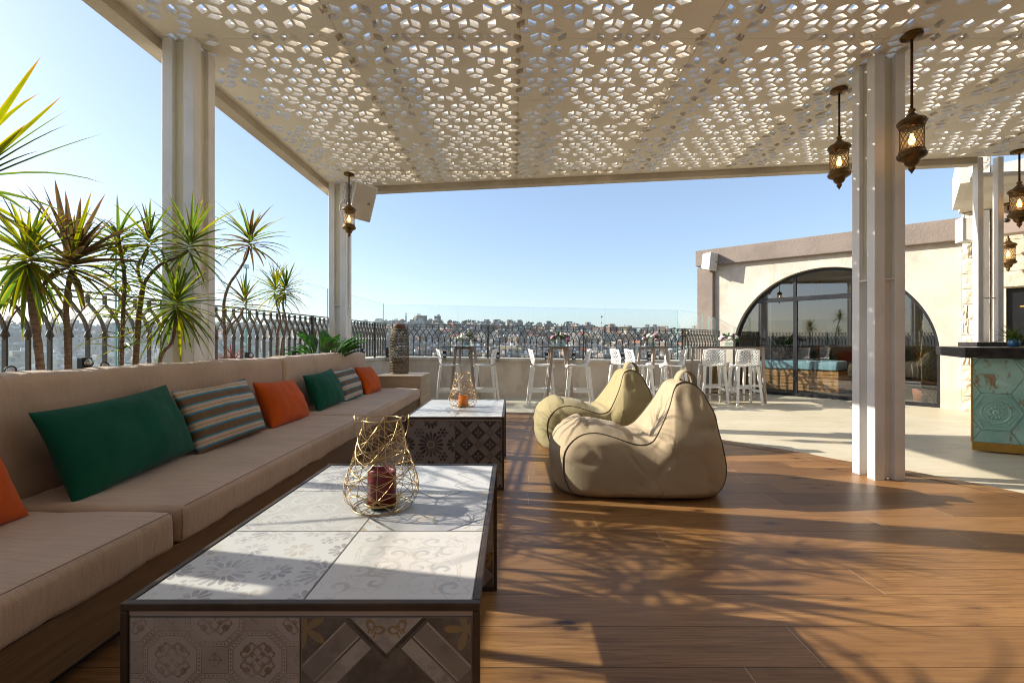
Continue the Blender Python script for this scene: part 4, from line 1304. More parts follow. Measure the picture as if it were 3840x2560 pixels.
# ---------------------------------------------------------------- wire lanterns with candles
def wl_r(z):
    P = [(0, .098), (.02, .118), (.05, .130), (.08, .129), (.12, .119), (.16, .105), (.20, .092), (.25, .078), (.31, .066)]
    for (z0, r0), (z1, r1) in zip(P, P[1:]):
        if z0 <= z <= z1: return r0 + (r1 - r0) * (z - z0) / (z1 - z0)
    return P[-1][1]
def wire_lantern(label, loc, rz, mat):
    r = empty('wire_lantern', loc, rz, label, 'lantern', 'wire candle lanterns on the coffee tables')
    b = MB()
    def pt(a, z, k=1.0): return Vector((wl_r(z) * k * math.cos(a), wl_r(z) * k * math.sin(a), z))
    n = 6
    rows = [0.004, .055, .125, .19, .245, .306]
    def node(i, k): return (2 * PI * (k + (0.5 if i % 2 else 0)) / n, rows[i])
    def wire(p, q, bow=0.0):
        (a0, z0), (a1, z1) = p, q
        pts = []
        for t in (0, .25, .5, .75, 1):
            a = a0 + (a1 - a0) * t; z = z0 + (z1 - z0) * t + bow * (1 - abs(2 * t - 1))
            z = min(max(z, 0.002), .308)
            pts.append(pt(a, z, 1 + .01 * math.sin(t * PI)))
        b.tube(pts, .00115, 5, cap=False)
    h = PI / n
    for i in range(len(rows)):
        for k in range(n):
            a, z = node(i, k)
            if i + 1 < len(rows):
                for s in (-1, 1):
                    wire((a, z), (a + s * h, rows[i + 1]))
                    if i in (1, 2): wire((a, z), (a + 3 * s * h, rows[i + 1]), -.01)
            if i + 2 < len(rows):
                wire((a, z), (a, rows[i + 2]))
            if 0 < i < len(rows) - 1:
                wire((a, z), (a + 2 * h, z), .022); wire((a, z), (a + 2 * h, z), -.020)
    b.build('wire_cage', mat, r)
    for z, rad in ((.0025, .0025), (.309, .0023)):
        b = MB(); b.tube([pt(2 * PI * i / 40, z) for i in range(40)], rad, 6, closed=True)
        b.build('ring', mat, r)
    b = MB()
    # ears and drooping handle on the camera side
    for s in (-1, 1):
        cx = s * (.066 + .009)
        b.tube([(cx + .009 * math.cos(t), 0, .309 + .009 * math.sin(t)) for t in [2 * PI * i / 12 for i in range(12)]], .0017, 5, closed=True)
    pts = []
    for i in range(21):
        t = PI * i / 20
        q = math.sin(t)
        x = -.094 * math.cos(t) if True else 0
        z = .325 - .135 * (q ** .75)
        y = -(wl_r(min(max(z, 0), .309)) ** 2 - min(x * x, wl_r(min(max(z, 0), .309)) ** 2)) ** .5 - .004 if abs(x) < wl_r(min(max(z, 0), .309)) else -.002
        pts.append((x, y, z))
    b.tube(pts, .0021, 6)
    b.build('handle', mat, r)
    b = MB(); b.lathe([(0, .004), (.052, .004), (.062, .012), (.064, .020), (.060, .018), (.05, .012), (0, .012)], 28); b.build('dish', mat, r)
    b = MB()
    for k in range(4):
        a = PI / 4 + k * PI / 2
        b.tube([(.05 * math.cos(a), .05 * math.sin(a), .006), (.097 * math.cos(a), .097 * math.sin(a), .0035)], .0016, 5)
    b.build('spoke', mat, r)
    return r
def candle(label, loc, rad, h, mat):
    r = empty('candle', loc, rng.uniform(0, 6), label, 'candle')
    b = MB(); n = 36; vs = []
    ring = [(rad * .94, 0), (rad, .004), (rad * 1.0, h * .5), (rad * .985, h * .93), (rad * .96, h * 1.0), (rad * .88, h * 1.0), (rad * .80, h * .93), (rad * .5, h * .86), (rad * .12, h * .85)]
    for ri, (rr_, z) in enumerate(ring):
        for j in range(n):
            a = 2 * PI * j / n
            wob = 1 + .02 * noise.noise(Vector((math.cos(a) * 1.5, math.sin(a) * 1.5, z * 20)))
            dz = (0.10 * h * noise.noise(Vector((math.cos(a) * 1.1 + 5, math.sin(a) * 1.1, 2)))) if ri in (3, 4, 5) else 0
            vs.append((rr_ * wob * math.cos(a), rr_ * wob * math.sin(a), z + dz))
    fs = []
    for i in range(len(ring) - 1):
        for j in range(n):
            j2 = (j + 1) % n
            fs.append((i * n + j, i * n + j2, (i + 1) * n + j2, (i + 1) * n + j))
    fs.append(tuple(reversed(range(n)))); fs.append(tuple((len(ring) - 1) * n + j for j in range(n)))
    b.add(vs, fs, 0, True)
    b.build('wax', mat, r)
    b = MB(); b.tube([(0, 0, h * .84), (.001, 0, h * .90), (.003, 0, h * .97)], .0014, 5); b.build('wick', MT['wick'], r)
    return r
wire_lantern('gold wire lantern with a drooping handle on the near tiled table', (-.466, 1.63, .615), 0.15, MT['gold'])
candle('thick dark red candle inside the near gold wire lantern', (-.466, 1.63, .615 + .012), .050, .118, MT['wax_red'])
wire_lantern('bronze wire lantern on the far tiled table', (-.458, 4.24, .60), 0.9, MT['copper_wire'])
candle('bright orange candle inside the far wire lantern', (-.452, 4.24, .60 + .012), .046, .092, MT['wax_orange'])

# ---------------------------------------------------------------- bean bag loungers
PROF = [(600, 1470), (530, 1350), (502, 1220), (500, 1090), (522, 990), (575, 905), (645, 845), (740, 806), (860, 800), (980, 828), (1110, 872), (1240, 915),
        (1350, 918), (1435, 870), (1520, 745), (1600, 600), (1660, 470), (1705, 350), (1745, 270), (1810, 232), (1890, 234), (1965, 280), (2020, 350), (2050, 440),
        (2088, 540), (2105, 640), (2108, 760), (2122, 900), (2150, 1050), (2165, 1190), (2150, 1320), (2105, 1420), (2020, 1492), (1860, 1516), (1500, 1522), (1100, 1522), (760, 1512)]
BP = [((x - 1330) * .00074, max(0.0, (1522 - z) * .00071)) for x, z in PROF]
BC = Vector((.10, .03))
def seg_d(p, a, c):
    ab = c - a; t = max(0, min(1, (p - a).dot(ab) / max(ab.length_squared, 1e-9)))
    return (p - a - ab * t).length, t
CREASE = [((.53, .56), (.36, .575), .022, .026), ((.53, .56), (.44, .66), .03, .014), ((.08, .43), (.22, .30), .05, .018), ((.10, .45), (.17, .60), .03, .010),
          ((.47, .82), (.42, .70), .025, .014), ((.58, .10), (.45, .17), .025, .012), ((.36, .86), (.33, .72), .02, .010), ((-.50, .40), (-.40, .46), .03, .010)]
def half_width(p, z0=.45):
    """half width of the piped edge at a point of the profile"""
    x, z = p
    w = .37
    if z > z0: w = .37 - .215 * min(1, (z - z0) / .46) ** .95
    return w
def bean_bag(name, seed):
    raw = catmull([(x, 0, z) for x, z in BP], 8, True)
    # even spacing along the profile
    L = [0.0]
    for i in range(1, len(raw) + 1): L.append(L[-1] + (raw[i % len(raw)] - raw[i - 1]).length)
    NT = 150
    prof = []
    for k in range(NT):
        t = L[-1] * k / NT
        i = max(j for j in range(len(L)) if L[j] <= t)
        f = (t - L[i]) / max(1e-9, L[i + 1] - L[i]) if i + 1 < len(L) else 0
        q = raw[i % len(raw)].lerp(raw[(i + 1) % len(raw)], f)
        prof.append(Vector((q.x, max(q.z, 0.0))))
    def wob(p, y):
        return noise.noise(Vector((p.x * 2.4 + seed, y * 2.4, p.y * 2.4))) * .012
    rows = []
    NS = 15
    for k in range(NS):
        s = -1 + 2 * k / (NS - 1)
        f = 1 - abs(s) ** 2.6
        row = []
        for i, p in enumerate(prof):
            a, c = prof[i - 1], prof[(i + 1) % NT]
            t = (c - a).normalized(); n = Vector((-t.y, t.x))
            x, z = p
            if z < .02: bul = 0
            elif x < -.42: bul = .10
            elif z < .52 and x < .08: bul = .055 + .02 * math.sin((x + .45) * 5)
            elif x > .46 and z < .70: bul = .07
            elif z > .70: bul = .015
            else: bul = .005
            sit = -.035 * max(0, 1 - abs(x - .02) / .20) * f if .3 < z < .6 else 0
            y = s * half_width(p)
            fold = 0
            if z > .10:
                r1 = 1 - abs(noise.noise(Vector((x * 5 + z * 3 + seed, y * 5.5, z * 2.0))))
                fold = -.018 * r1 ** 8 - .012 * (1 - abs(noise.noise(Vector((x * 9 + seed, y * 3.5 + z * 4, z * 6))))) ** 9
                if z > .62: fold += -.010 * (.5 + .5 * math.sin(y * 70 + seed)) * min(1, (z - .62) / .25) * f
            d = bul * f + (sit + fold) * f + wob(p, y) * f
            row.append(Vector((x + n.x * d, y, max(0, z + n.y * d))))
        rows.append(row)
    b = MB()
    vs = [v for r_ in rows for v in r_]
    fs = []
    for k in range(NS - 1):
        for i in range(NT):
            j = (i + 1) % NT
            fs.append((k * NT + i, k * NT + j, (k + 1) * NT + j, (k + 1) * NT + i))
    b.add(vs, fs, 0, True)
    NRH = 22
    for sgn, edge_row in ((-1, rows[0]), (1, rows[-1])):
        allr = [edge_row]
        for r in range(1, NRH):
            rho = 1 - r / NRH
            rho = rho ** .85
            ring = []
            for i, p in enumerate(prof):
                q = BC + (p - BC) * rho
                w = half_width(q)
                e = 1 - rho
                dome = .105 * (1 - rho ** 3.2) ** .62
                if q.y > .5: dome *= 1 - .45 * min(1, (q.y - .5) / .35)
                d = dome + wob(q, sgn * .4) * 1.2
                for ca, cc, cw, cd in CREASE:
                    dist, tt = seg_d(q, Vector(ca), Vector(cc))
                    d -= cd * math.exp(-(dist / cw) ** 2) * min(1, e * 9) * (1 - .7 * tt)
                r1 = 1 - abs(noise.noise(Vector((q.x * 4 + seed + sgn, q.y * 4, 1.3))))
                d -= .012 * r1 ** 9 * min(1, e * 6)
                if q.y > .6:
                    ang = math.atan2(q.x - .40, q.y - .2)
                    d += .007 * math.sin(ang * 26 + seed) * min(1, (q.y - .6) / .2) * min(1, e * 6)
                # the bottom tucks under
                low = max(0, 1 - q.y / .07)
                d *= 1 - .75 * low ** 1.5
                ring.append(Vector((q.x, sgn * (w + d), max(0, q.y))))
            allr.append(ring)
        vv = [v for r_ in allr for v in r_]; ff = []
        for k in range(len(allr) - 1):
            for i in range(NT):
                j = (i + 1) % NT
                q = (k * NT + i, k * NT + j, (k + 1) * NT + j, (k + 1) * NT + i)
                ff.append(q[::-1] if sgn > 0 else q)
        m0 = len(vv); cen = sum(allr[-1], Vector()) / NT; vv.append(cen)
        for i in range(NT): ff.append((m0, (len(allr) - 1) * NT + i, (len(allr) - 1) * NT + (i + 1) % NT))
        b.add(vv, ff, 0, True)
    o = b.build(name, MT['bean_beige'], weld=True)
    for p in o.data.polygons: p.use_smooth = True
    EDGES[name + str(seed)] = (rows[0], rows[-1])
    return o
EDGES = {}
def bean(label, loc, rz, body_mat, pipe_mat, seed, src=None):
    r = empty('bean_bag', loc, rz, label, 'bean bag', 'bean bag loungers on the deck'); r.scale = (1, 1, .945)
    o = bean_bag('body', seed); o.parent = r; o.data.materials[0] = body_mat
    for row in EDGES['body' + str(seed)]:
        pts = [p + Vector((0, .002 if p.y > 0 else -.002, 0)) for p in row[::2]]
        b = MB(); b.tube(pts, .0058, 6, closed=True); b.build('piping', pipe_mat, r)
    # gathered top and carrying loop
    b = MB()
    top = Vector((.425, 0, .915))
    n = 16; wv = .062
    for sgn in (0,):
        vs = []
        for i in range(n + 1):
            t = i / n
            a = PI * (1.08 - 1.16 * t)
            x = .062 * math.cos(a); z = .105 * math.sin(a)
            vs += [(top.x + x + .02 * t, -wv, top.z + z - .02), (top.x + x + .02 * t, wv, top.z + z - .02)]
        fs = [(2 * i, 2 * i + 1, 2 * i + 3, 2 * i + 2) for i in range(n)]
        b.add(vs, fs, 0, True)
    hnd = b.build('handle_loop', body_mat, r)
    md = hnd.modifiers.new('s', 'SOLIDIFY'); md.thickness = .008
    for sg in (-1, 1):
        b = MB(); b.tube([(vs[2 * i][0], sg * wv, vs[2 * i][2]) for i in range(n + 1)], .004, 5); b.build('piping', MT['bean_beige'], hnd)
    b = MB(); b.box((top.x + .088, -.018, top.z + .03), (.003, .028, .014), M=Matrix.Rotation(R(8), 3, 'Y')); b.build('stitched_badge', pipe_mat, hnd)
    return r
bean('near beige canvas bean bag lounger with dark piping, facing left', (1.02, 3.84, H_DECK), R(-2), MT['bean_beige'], MT['pipe_dark'], 2.0)
bean('olive khaki bean bag lounger partly hidden behind the beige one', (.97, 5.36, H_DECK), R(4), MT['bean_olive'], MT['pipe_dark'], 7.0)

# ---------------------------------------------------------------- bar stools
def stool_shell():
    prof = [(.235, .715), (.225, .742), (.19, .755), (.12, .752), (.04, .746), (-.05, .742), (-.11, .748), (-.155, .772), (-.185, .82), (-.205, .89), (-.225, .97), (-.245, 1.045), (-.25, 1.06)]
    wid = [.165, .18, .195, .205, .21, .214, .214, .214, .212, .21, .206, .198, .18]
    pc = catmull([(0, a, b_) for a, b_ in prof], 4)
    ws = catmull([(w, 0, 0) for w in wid], 4)
    m = len(pc) - 1
    def S(u, v):
        """u -1..1 across, v 0..1 along the profile"""
        t = v * m; i = min(int(t), m - 1); f = t - i
        p = pc[i].lerp(pc[i + 1], f); w = ws[i].x + (ws[i + 1].x - ws[i].x) * f
        back = max(0, min(1, (p.z - .76) / .12))
        y = p.y + back * .055 * u * u
        z = p.z + (1 - back) * .012 * (u ** 4) - (max(0, v - .93) / .07) * .02 * abs(u) ** 3
        return Vector((u * w, y, z))
    b = MB()
    nu, nv = 14, 34
    # diamond lattice: points (i, j) with i + j even
    def uv(i, j): return (-1 + 2 * i / nu, j / nv)
    bm = bmesh.new(); cache = {}
    def V(i, j):
        k = (i, j)
        if k not in cache:
            u, v = uv(i, j); cache[k] = bm.verts.new(S(u, v))
        return cache[k]
    holes = []
    for i in range(0, nu + 1):
        for j in range(0, nv + 1):
            if (i + j) % 2 == 1:
                q = [(i, j - 1), (i + 1, j), (i, j + 1), (i - 1, j)]
                q2 = [(max(0, min(nu, a)), max(0, min(nv, c))) for a, c in q]
                if any(a != c for a, c in zip(q, q2)):
                    q3 = []
                    for k in q:
                        a, c = k
                        if 0 <= a <= nu and 0 <= c <= nv: q3.append(k)
                    if len(q3) >= 3:
                        try: bm.faces.new([V(*k) for k in q3])
                        except ValueError: pass
                    continue
                f = bm.faces.new([V(*k) for k in q])
                back = j > 17
                if 2 <= i <= nu - 2 and ((2 <= j <= 15) or (18 <= j <= nv - 3)): holes.append(f)
    # corner triangles
    bm.normal_update()
    r = bmesh.ops.inset_individual(bm, faces=holes, thickness=.0062)
    bmesh.ops.delete(bm, geom=holes, context='FACES')
    bmesh.ops.recalc_face_normals(bm, faces=bm.faces)
    me = bpy.data.meshes.new('seat_shell'); bm.to_mesh(me); bm.free()
    for p in me.polygons: p.use_smooth = False
    return me, S
shell_me, SHELL = stool_shell()
shell_me.materials.append(MT['plastic_white'])
def make_stool():
    r = empty('bar_stool')
    o = bpy.data.objects.new('seat_shell', shell_me); col.objects.link(o); o.parent = r
    md = o.modifiers.new('s', 'SOLIDIFY'); md.thickness = .011; md.offset = 0
    # raised rim
    b = MB()
    L = [SHELL(-1, k / 30) for k in range(31)]; Rr = [SHELL(1, k / 30) for k in range(31)]
    top = [SHELL(-1 + 2 * k / 14, 1.0) for k in range(15)]
    b.tube(L[1:] + top[1:-1] + Rr[:0:-1], .0095, 6); b.tube([SHELL(-1 + 2 * k / 8, 0) for k in range(9)], .009, 6)
    b.build('rim', MT['plastic_white'], r)
    for sx in (-1, 1):
        for sy in (-1, 1):
            b = MB()
            t = (sx * .178, .165 if sy > 0 else -.165, .738); f = (sx * .225, .235 if sy > 0 else -.255, 0)
            b.bar(t, f, .056, .046, w2=.036, d2=.030, up=(0, 1, 0))
            b.build('leg', MT['plastic_white'], r, bevel=.005)
    def leg(sx, sy, z):
        k = 1 - z / .738
        return Vector((sx * (.178 + .047 * k), (.165 + .07 * k) if sy > 0 else -(.165 + .09 * k), z))
    b = MB()
    b.bar(leg(-1, 1, .30), leg(1, 1, .30), .022, .045)
    for k in (1, 2):
        y = leg(1, 1, .3).y - .062 * k
        b.box((0, y, .302), (.39, .046, .014))
    for sx in (-1, 1): b.bar(leg(sx, 1, .275), leg(sx, -1, .275), .022, .05)
    b.build('footrest', MT['plastic_white'], r, bevel=.003)
    return r
stool0 = make_stool()
first = [True]
def stool(label, x, y, face):
    """face: direction the sitter looks, degrees in plan from +Y turning to +X"""
    o = stool0 if first[0] else copy_tree(stool0)
    first[0] = False
    o.location = (x, y, 0.0); o.rotation_euler = (0, 0, -R(face))
    tag(o, label, 'bar stool', 'white bar stools round the bar tables')
stool('white bar stool left of the first bar table, behind the wire lantern', -1.20, 8.72, 80)
stool('white bar stool right of the first bar table', -.53, 8.80, -84)
stool('white bar stool left of the second bar table', .56, 8.74, 86)
stool('white bar stool right of the second bar table', 1.28, 8.72, -88)
stool('white bar stool left of the third bar table, the nearer of two', 2.37, 8.55, 82)
stool('white bar stool left of the third bar table, the farther of two', 2.21, 9.05, 78)
stool('white bar stool right of the third bar table, the nearer of two', 3.06, 8.62, -80)
stool('white bar stool right of the third bar table, the farther of two', 2.95, 9.12, -82)
stool('white bar stool with its back to the camera at the long table, left one', 3.92, 8.92, 8)
stool('white bar stool with its back to the camera at the long table, right one', 4.44, 8.70, 4)
stool('white bar stool on the far side of the long table, left one', 4.37, 9.72, 184)
stool('white bar stool on the far side of the long table, right one by the window', 4.98, 9.55, 182)

# ---------------------------------------------------------------- bar tables
def bar_table(label, x, y, rz, w, d, top, H=1.115, splay=.07):
    r = empty('bar_table', (x, y, 0), rz, label, 'bar table', 'high bar tables by the railing')
    b = MB(); b.box((0, 0, H - .006), (w, d, .012)); b.build('table_top', MT['table_top'], r, bevel=.003)
    iw, idp = top[0] / 2, top[1] / 2
    L = {}
    for sx in (-1, 1):
        for sy in (-1, 1):
            t = Vector((sx * iw, sy * idp, H - .045)); f = Vector((sx * (iw + splay), sy * (idp + splay * .8), 0))
            L[sx, sy] = (t, f)
            b = MB(); b.bar(f, t, .05, .032, up=(0, 1, 0)); b.build('leg', MT['taupe'], r, bevel=.003)
    b = MB()
    for sy in (-1, 1): b.bar((-iw - .02, sy * idp, H - .032), (iw + .02, sy * idp, H - .032), .05, .036)
    for sx in (-1, 1): b.bar((sx * iw, -idp + .026, H - .032), (sx * iw, idp - .026, H - .032), .034, .036)
    b.build('apron', MT['taupe'], r, bevel=.002)
    b = MB()
    k = .84
    for sy in (-1, 1):
        p = L[-1, sy][0].lerp(L[-1, sy][1], k); q = L[1, sy][0].lerp(L[1, sy][1], k)
        b.bar(p + Vector((.02, 0, 0)), q - Vector((.02, 0, 0)), .024, .034)
    b.build('cross_bar', MT['taupe'], r, bevel=.002)
    return r
bar_table('high square bar table with a pair of stools, leftmost, behind the wire lantern', -.90, 8.80, R(-5), .80, .80, (.28, .44), splay=.11)
bar_table('high square bar table with a pair of stools, second from the left', .90, 8.80, R(0), .78, .80, (.28, .44), splay=.11)
bar_table('high bar table turned at an angle with four stools, third from the left', 2.74, 8.85, R(18), .80, .80, (.28, .44), splay=.11)
bar_table('long high bar table in front of the arched window, rightmost', 4.36, 9.25, R(-4), 1.36, .74, (1.16, .58), H=1.11, splay=.03)

# ---------------------------------------------------------------- flower arrangements
def blob(b, c, r, mi, seed, flat=.8, n=7):
    pr = []
    vs = []; m = n
    for i in range(m + 1):
        th = PI * i / m
        for j in range(2 * m):
            a = 2 * PI * j / (2 * m)
            d = Vector((math.sin(th) * math.cos(a), math.sin(th) * math.sin(a), math.cos(th) * flat))
            k = 1 + .28 * noise.noise(d * 2.6 + Vector((seed, seed * .7, 0))) + .12 * math.sin(5 * a + 7 * th)
            vs.append(Vector(c) + d * r * k)
    fs = []
    for i in range(m):
        for j in range(2 * m):
            j2 = (j + 1) % (2 * m)
            fs.append((i * 2 * m + j, (i + 1) * 2 * m + j, (i + 1) * 2 * m + j2, i * 2 * m + j2))
    b.add(vs, fs, mi, True)
def flower_vase(label, x, y, z, seed):
    r = empty('flower_arrangement', (x, y, z), seed, label, 'flowers', 'flower arrangements on the bar tables'); r.scale = (1.3, 1.3, 1.25)
    q = random.Random(seed)
    b = MB(); b.lathe([(0, 0), (.05, 0), (.062, .02), (.06, .05), (.05, .065), (.044, .06), (.05, .03), (0, .01)], 20); b.build('vase', mk_glass('vase_glass', (.85, .92, .9), .8), r)
    b = MB()
    for k in range(150):
        a = q.uniform(0, 2 * PI); e = q.uniform(-.25, 1.3)
        d = Vector((math.cos(a) * math.cos(e), math.sin(a) * math.cos(e), math.sin(e)))
        p = Vector((0, 0, .10)) + Vector((d.x * .13, d.y * .13, d.z * .085)) * q.uniform(.55, 1.12)
        t = (d + Vector((q.uniform(-.6, .6), q.uniform(-.6, .6), q.uniform(-.3, .6)))).normalized()
        s = t.cross(Vector((q.uniform(-1, 1), q.uniform(-1, 1), 1))).normalized()
        l = q.uniform(.03, .055); w_ = l * .30
        b.face([p, p + t * l * .5 + s * w_, p + t * l, p + t * l * .5 - s * w_], 0, False, [(.5, 0), (0, .5), (.5, 1), (1, .5)])
    b.build('foliage', MT['leaf_broad'], r)
    for k in range(17):
        a = q.uniform(0, 2 * PI); e = q.uniform(.0, 1.35)
        p = Vector((math.cos(a) * math.cos(e) * .125, math.sin(a) * math.cos(e) * .125, .105 + math.sin(e) * .082))
        fl = MB(); blob(fl, (0, 0, 0), q.uniform(.022, .038), 0, k + seed, .75, 6)
        o = fl.build('bloom', q.choice([MT['petal_pink'], MT['petal_white'], MT['petal_pink'], MT['petal_mauve'], MT['petal_white']]), r); o.location = p
    return r
flower_vase('low vase of pink and white flowers on the leftmost bar table', -.86, 8.74, 1.116, 1)
flower_vase('low vase of white and pink flowers on the second bar table', .93, 8.72, 1.116, 2)
flower_vase('low vase of flowers on the third, angled bar table', 2.72, 8.80, 1.116, 3)
flower_vase('low vase of pink flowers on the long bar table by the arched window', 4.40, 9.22, 1.111, 4)

# ---------------------------------------------------------------- litter bin
r = empty('litter_bin', (4.86, 10.55, 0), R(20), 'round brass litter bin behind the white stools by the pier', 'bin')
b = MB(); b.lathe([(0, 0.01), (.17, .01), (.175, .02), (.175, .68), (.165, .70), (0, .70)], 28); b.build('bin_body', MT['brass_bright'], r)
b = MB(); b.lathe([(.177, .0), (.18, .0), (.18, .03), (.177, .03)], 28); b.lathe([(.150, .701), (.178, .701), (.178, .72), (.150, .72)], 28); b.build('rim', MT['black_plastic'], r)
b = MB(); b.box((-.06, -.165, .50), (.16, .03, .09)); b.build('flap', MT['black_plastic'], r, bevel=.01)
# ---------------------------------------------------------------- plants behind the sofa
FPX = 1045.0
def at(x, y, d):
    """a point d metres in front of the viewpoint on the sight line of a spot in the photograph (2352 px wide)"""
    return Vector(((x - 1176) * d / FPX, d, CAM_H + (785 - y) * d / FPX))
pr = random.Random(31)
def leaf(b, base, direction, length, width, droop=.35, mi=0, segs=7, fold=.25, twist=0.0):
    d = Vector(direction).normalized()
    side = d.cross(Vector((0, 0, 1)))
    if side.length < .05: side = Vector((1, 0, 0))
    side.normalize()
    if twist: side = Matrix.Rotation(twist, 3, d) @ side
    p = Vector(base); L = []
    for i in range(segs + 1):
        t = i / segs
        w = width * (min(1, .45 + 2.2 * t) * (1 - t) ** .62 if t > .0 else .45)
        if t < .25: w = width * (.5 + 2 * t) * (1 - t) ** .5
        up = side.cross(d).normalized()
        L.append((p - side * w / 2 + up * fold * w, p.copy(), p + side * w / 2 + up * fold * w, t))
        st = length / segs
        d = (d + Vector((0, 0, -droop / segs * (0.5 + 1.3 * t)))).normalized()
        p = p + d * st
    for i in range(segs):
        a, c = L[i], L[i + 1]
        b.face([a[0], a[1], c[1], c[0]], mi, True, [(0, a[3]), (.5, a[3]), (.5, c[3]), (0, c[3])])
        b.face([a[1], a[2], c[2], c[1]], mi, True, [(.5, a[3]), (1, a[3]), (1, c[3]), (.5, c[3])])
def crown(c, n, ln, width, mats, parent, q, up=.25, skirt=.25, axis=(0, 0, 1), wts=None):
    b = MB()
    ax = Vector(axis).normalized(); M = ax.to_track_quat('Z', 'Y').to_matrix()
    for k in range(n):
        t = k / (n - 1)
        # from the upright young leaves to the drooping old ones
        el = R(80) - (R(80) + R(30) * skirt * 2) * t ** .85 + q.uniform(-.12, .12)
        a = k * 2.39996 + q.uniform(-.25, .25)
        d = M @ Vector((math.cos(a) * math.cos(el), math.sin(a) * math.cos(el), math.sin(el)))
        l = ln * q.uniform(.72, 1.1) * (1 - .25 * max(0, .15 - t) / .15)
        mi = q.choices(range(len(mats)), wts)[0] if wts else q.randrange(len(mats))
        leaf(b, Vector(c) + ax * (.06 - .12 * t) + d * .01, d, l, width * q.uniform(.8, 1.15), .10 + .62 * t + q.uniform(0, .35), mi, twist=q.uniform(-.4, .4))
    return b.build('leaf_crown', mats, parent)
def trunk(pts, r0, r1, parent, name='trunk'):
    P = catmull(pts, 6)
    b = MB(); n = len(P)
    b.tube(P, [r0 + (r1 - r0) * i / (n - 1) + .0012 * math.sin(i * 2.2) for i in range(n)], 9)
    return b.build(name, MT['trunk'], parent)
GM, YM, RM = MT['leaf_green'], MT['leaf_yellow'], MT['leaf_red']
GP = 'dracaena plants in the planter behind the sofa'
POT = .80
def base_at(x, y, d):
    p = at(x, y, d); return Vector((p.x, p.y, POT))
def dracaena(label, stems, crowns, seed):
    q = random.Random(seed)
    r = empty('dracaena', (0, 0, 0), 0, label, 'plant', GP)
    for s in stems:
        p0 = base_at(*s[0]) if s[0][1] > 815 else at(*s[0])
        trunk([p0] + [at(*p) for p in s[1:-1]], s[-1][0], s[-1][1], r)
    for c in crowns:
        p, n, ln, w, mats, kw = c
        crown(at(*p), n, ln, w, mats, r, q, **kw)
    return r
# nearest, mostly out of the picture: only its leaf tips reach in
dracaena('dracaena whose long arching leaf tips reach in at the left edge, highest of all',
         [[(-130, 830, 2.28), (-120, 650, 2.28), (-105, 480, 2.28), (-95, 420, 2.28), (.028, .02)]],
         [((-105, 430, 2.28), 22, .58, .046, [GM, YM], dict(skirt=.5))], 3)
b = MB()
for (tx, ty, w_, dr) in ((86, 150, .050, .0), (132, 235, .040, -.1), (70, 175, .022, .05), (150, 268, .016, .12), (225, 318, .016, .12), (150, 300, .014, .2), (90, 372, .02, .3), (60, 300, .045, .1)):
    a0 = at(-100, 400 + ty * .12, 2.28); a1 = at(tx, ty - 8, 2.28 + pr.uniform(-.15, .15)); dv = a1 - a0
    leaf(b, a0, dv + Vector((0, 0, dr * .4)), dv.length * 1.04, w_, dr, 0 if w_ < .03 else 1)
b.build('long_leaves', [GM, YM], [o for o in col.objects if o.type == 'EMPTY' and o.name.startswith('dracaena')][-1])
dracaena('dracaena with a yellow green mop of leaves and a ringed trunk, leftmost whole crown',
         [[(100, 840, 2.72), (88, 800, 2.72), (76, 720, 2.72), (68, 650, 2.72), (66, 610, 2.72), (.022, .017)]],
         [((64, 598, 2.72), 84, .42, .034, [YM, GM], dict(skirt=1.1, wts=[3, 2]))], 4)
dracaena('dracaena with upright broad bronze red leaves on a slim ringed trunk',
         [[(158, 840, 2.95), (154, 780, 2.95), (152, 700, 2.95), (160, 640, 2.95), (165, 620, 2.95), (.018, .014)]],
         [((165, 608, 2.95), 44, .46, .046, [RM, RM, YM], dict(skirt=.35, axis=(.18, 0, 1)))], 5)
b = MB()
for tx, ty, w_, dr in ((126, 412, .055, 0), (98, 425, .042, .1), (210, 440, .036, 0), (242, 446, .060, .05), (300, 520, .052, .15), (262, 500, .05, .1), (185, 455, .05, 0), (60, 420, .045, .15), (150, 440, .05, .05), (285, 560, .045, .3), (232, 470, .04, .1)):
    a0 = at(165 + pr.uniform(-6, 6), 606, 2.95); a1 = at(tx, ty, 2.95 + pr.uniform(-.3, .2)); dv = a1 - a0
    leaf(b, a0, dv + Vector((0, 0, dr * .3)), dv.length * 1.02, w_, dr, 0 if pr.random() < .8 else 1, twist=pr.uniform(-.5, .5))
b.build('long_leaves', [RM, YM], [o for o in col.objects if o.type == 'EMPTY' and o.name.startswith('dracaena')][-1])
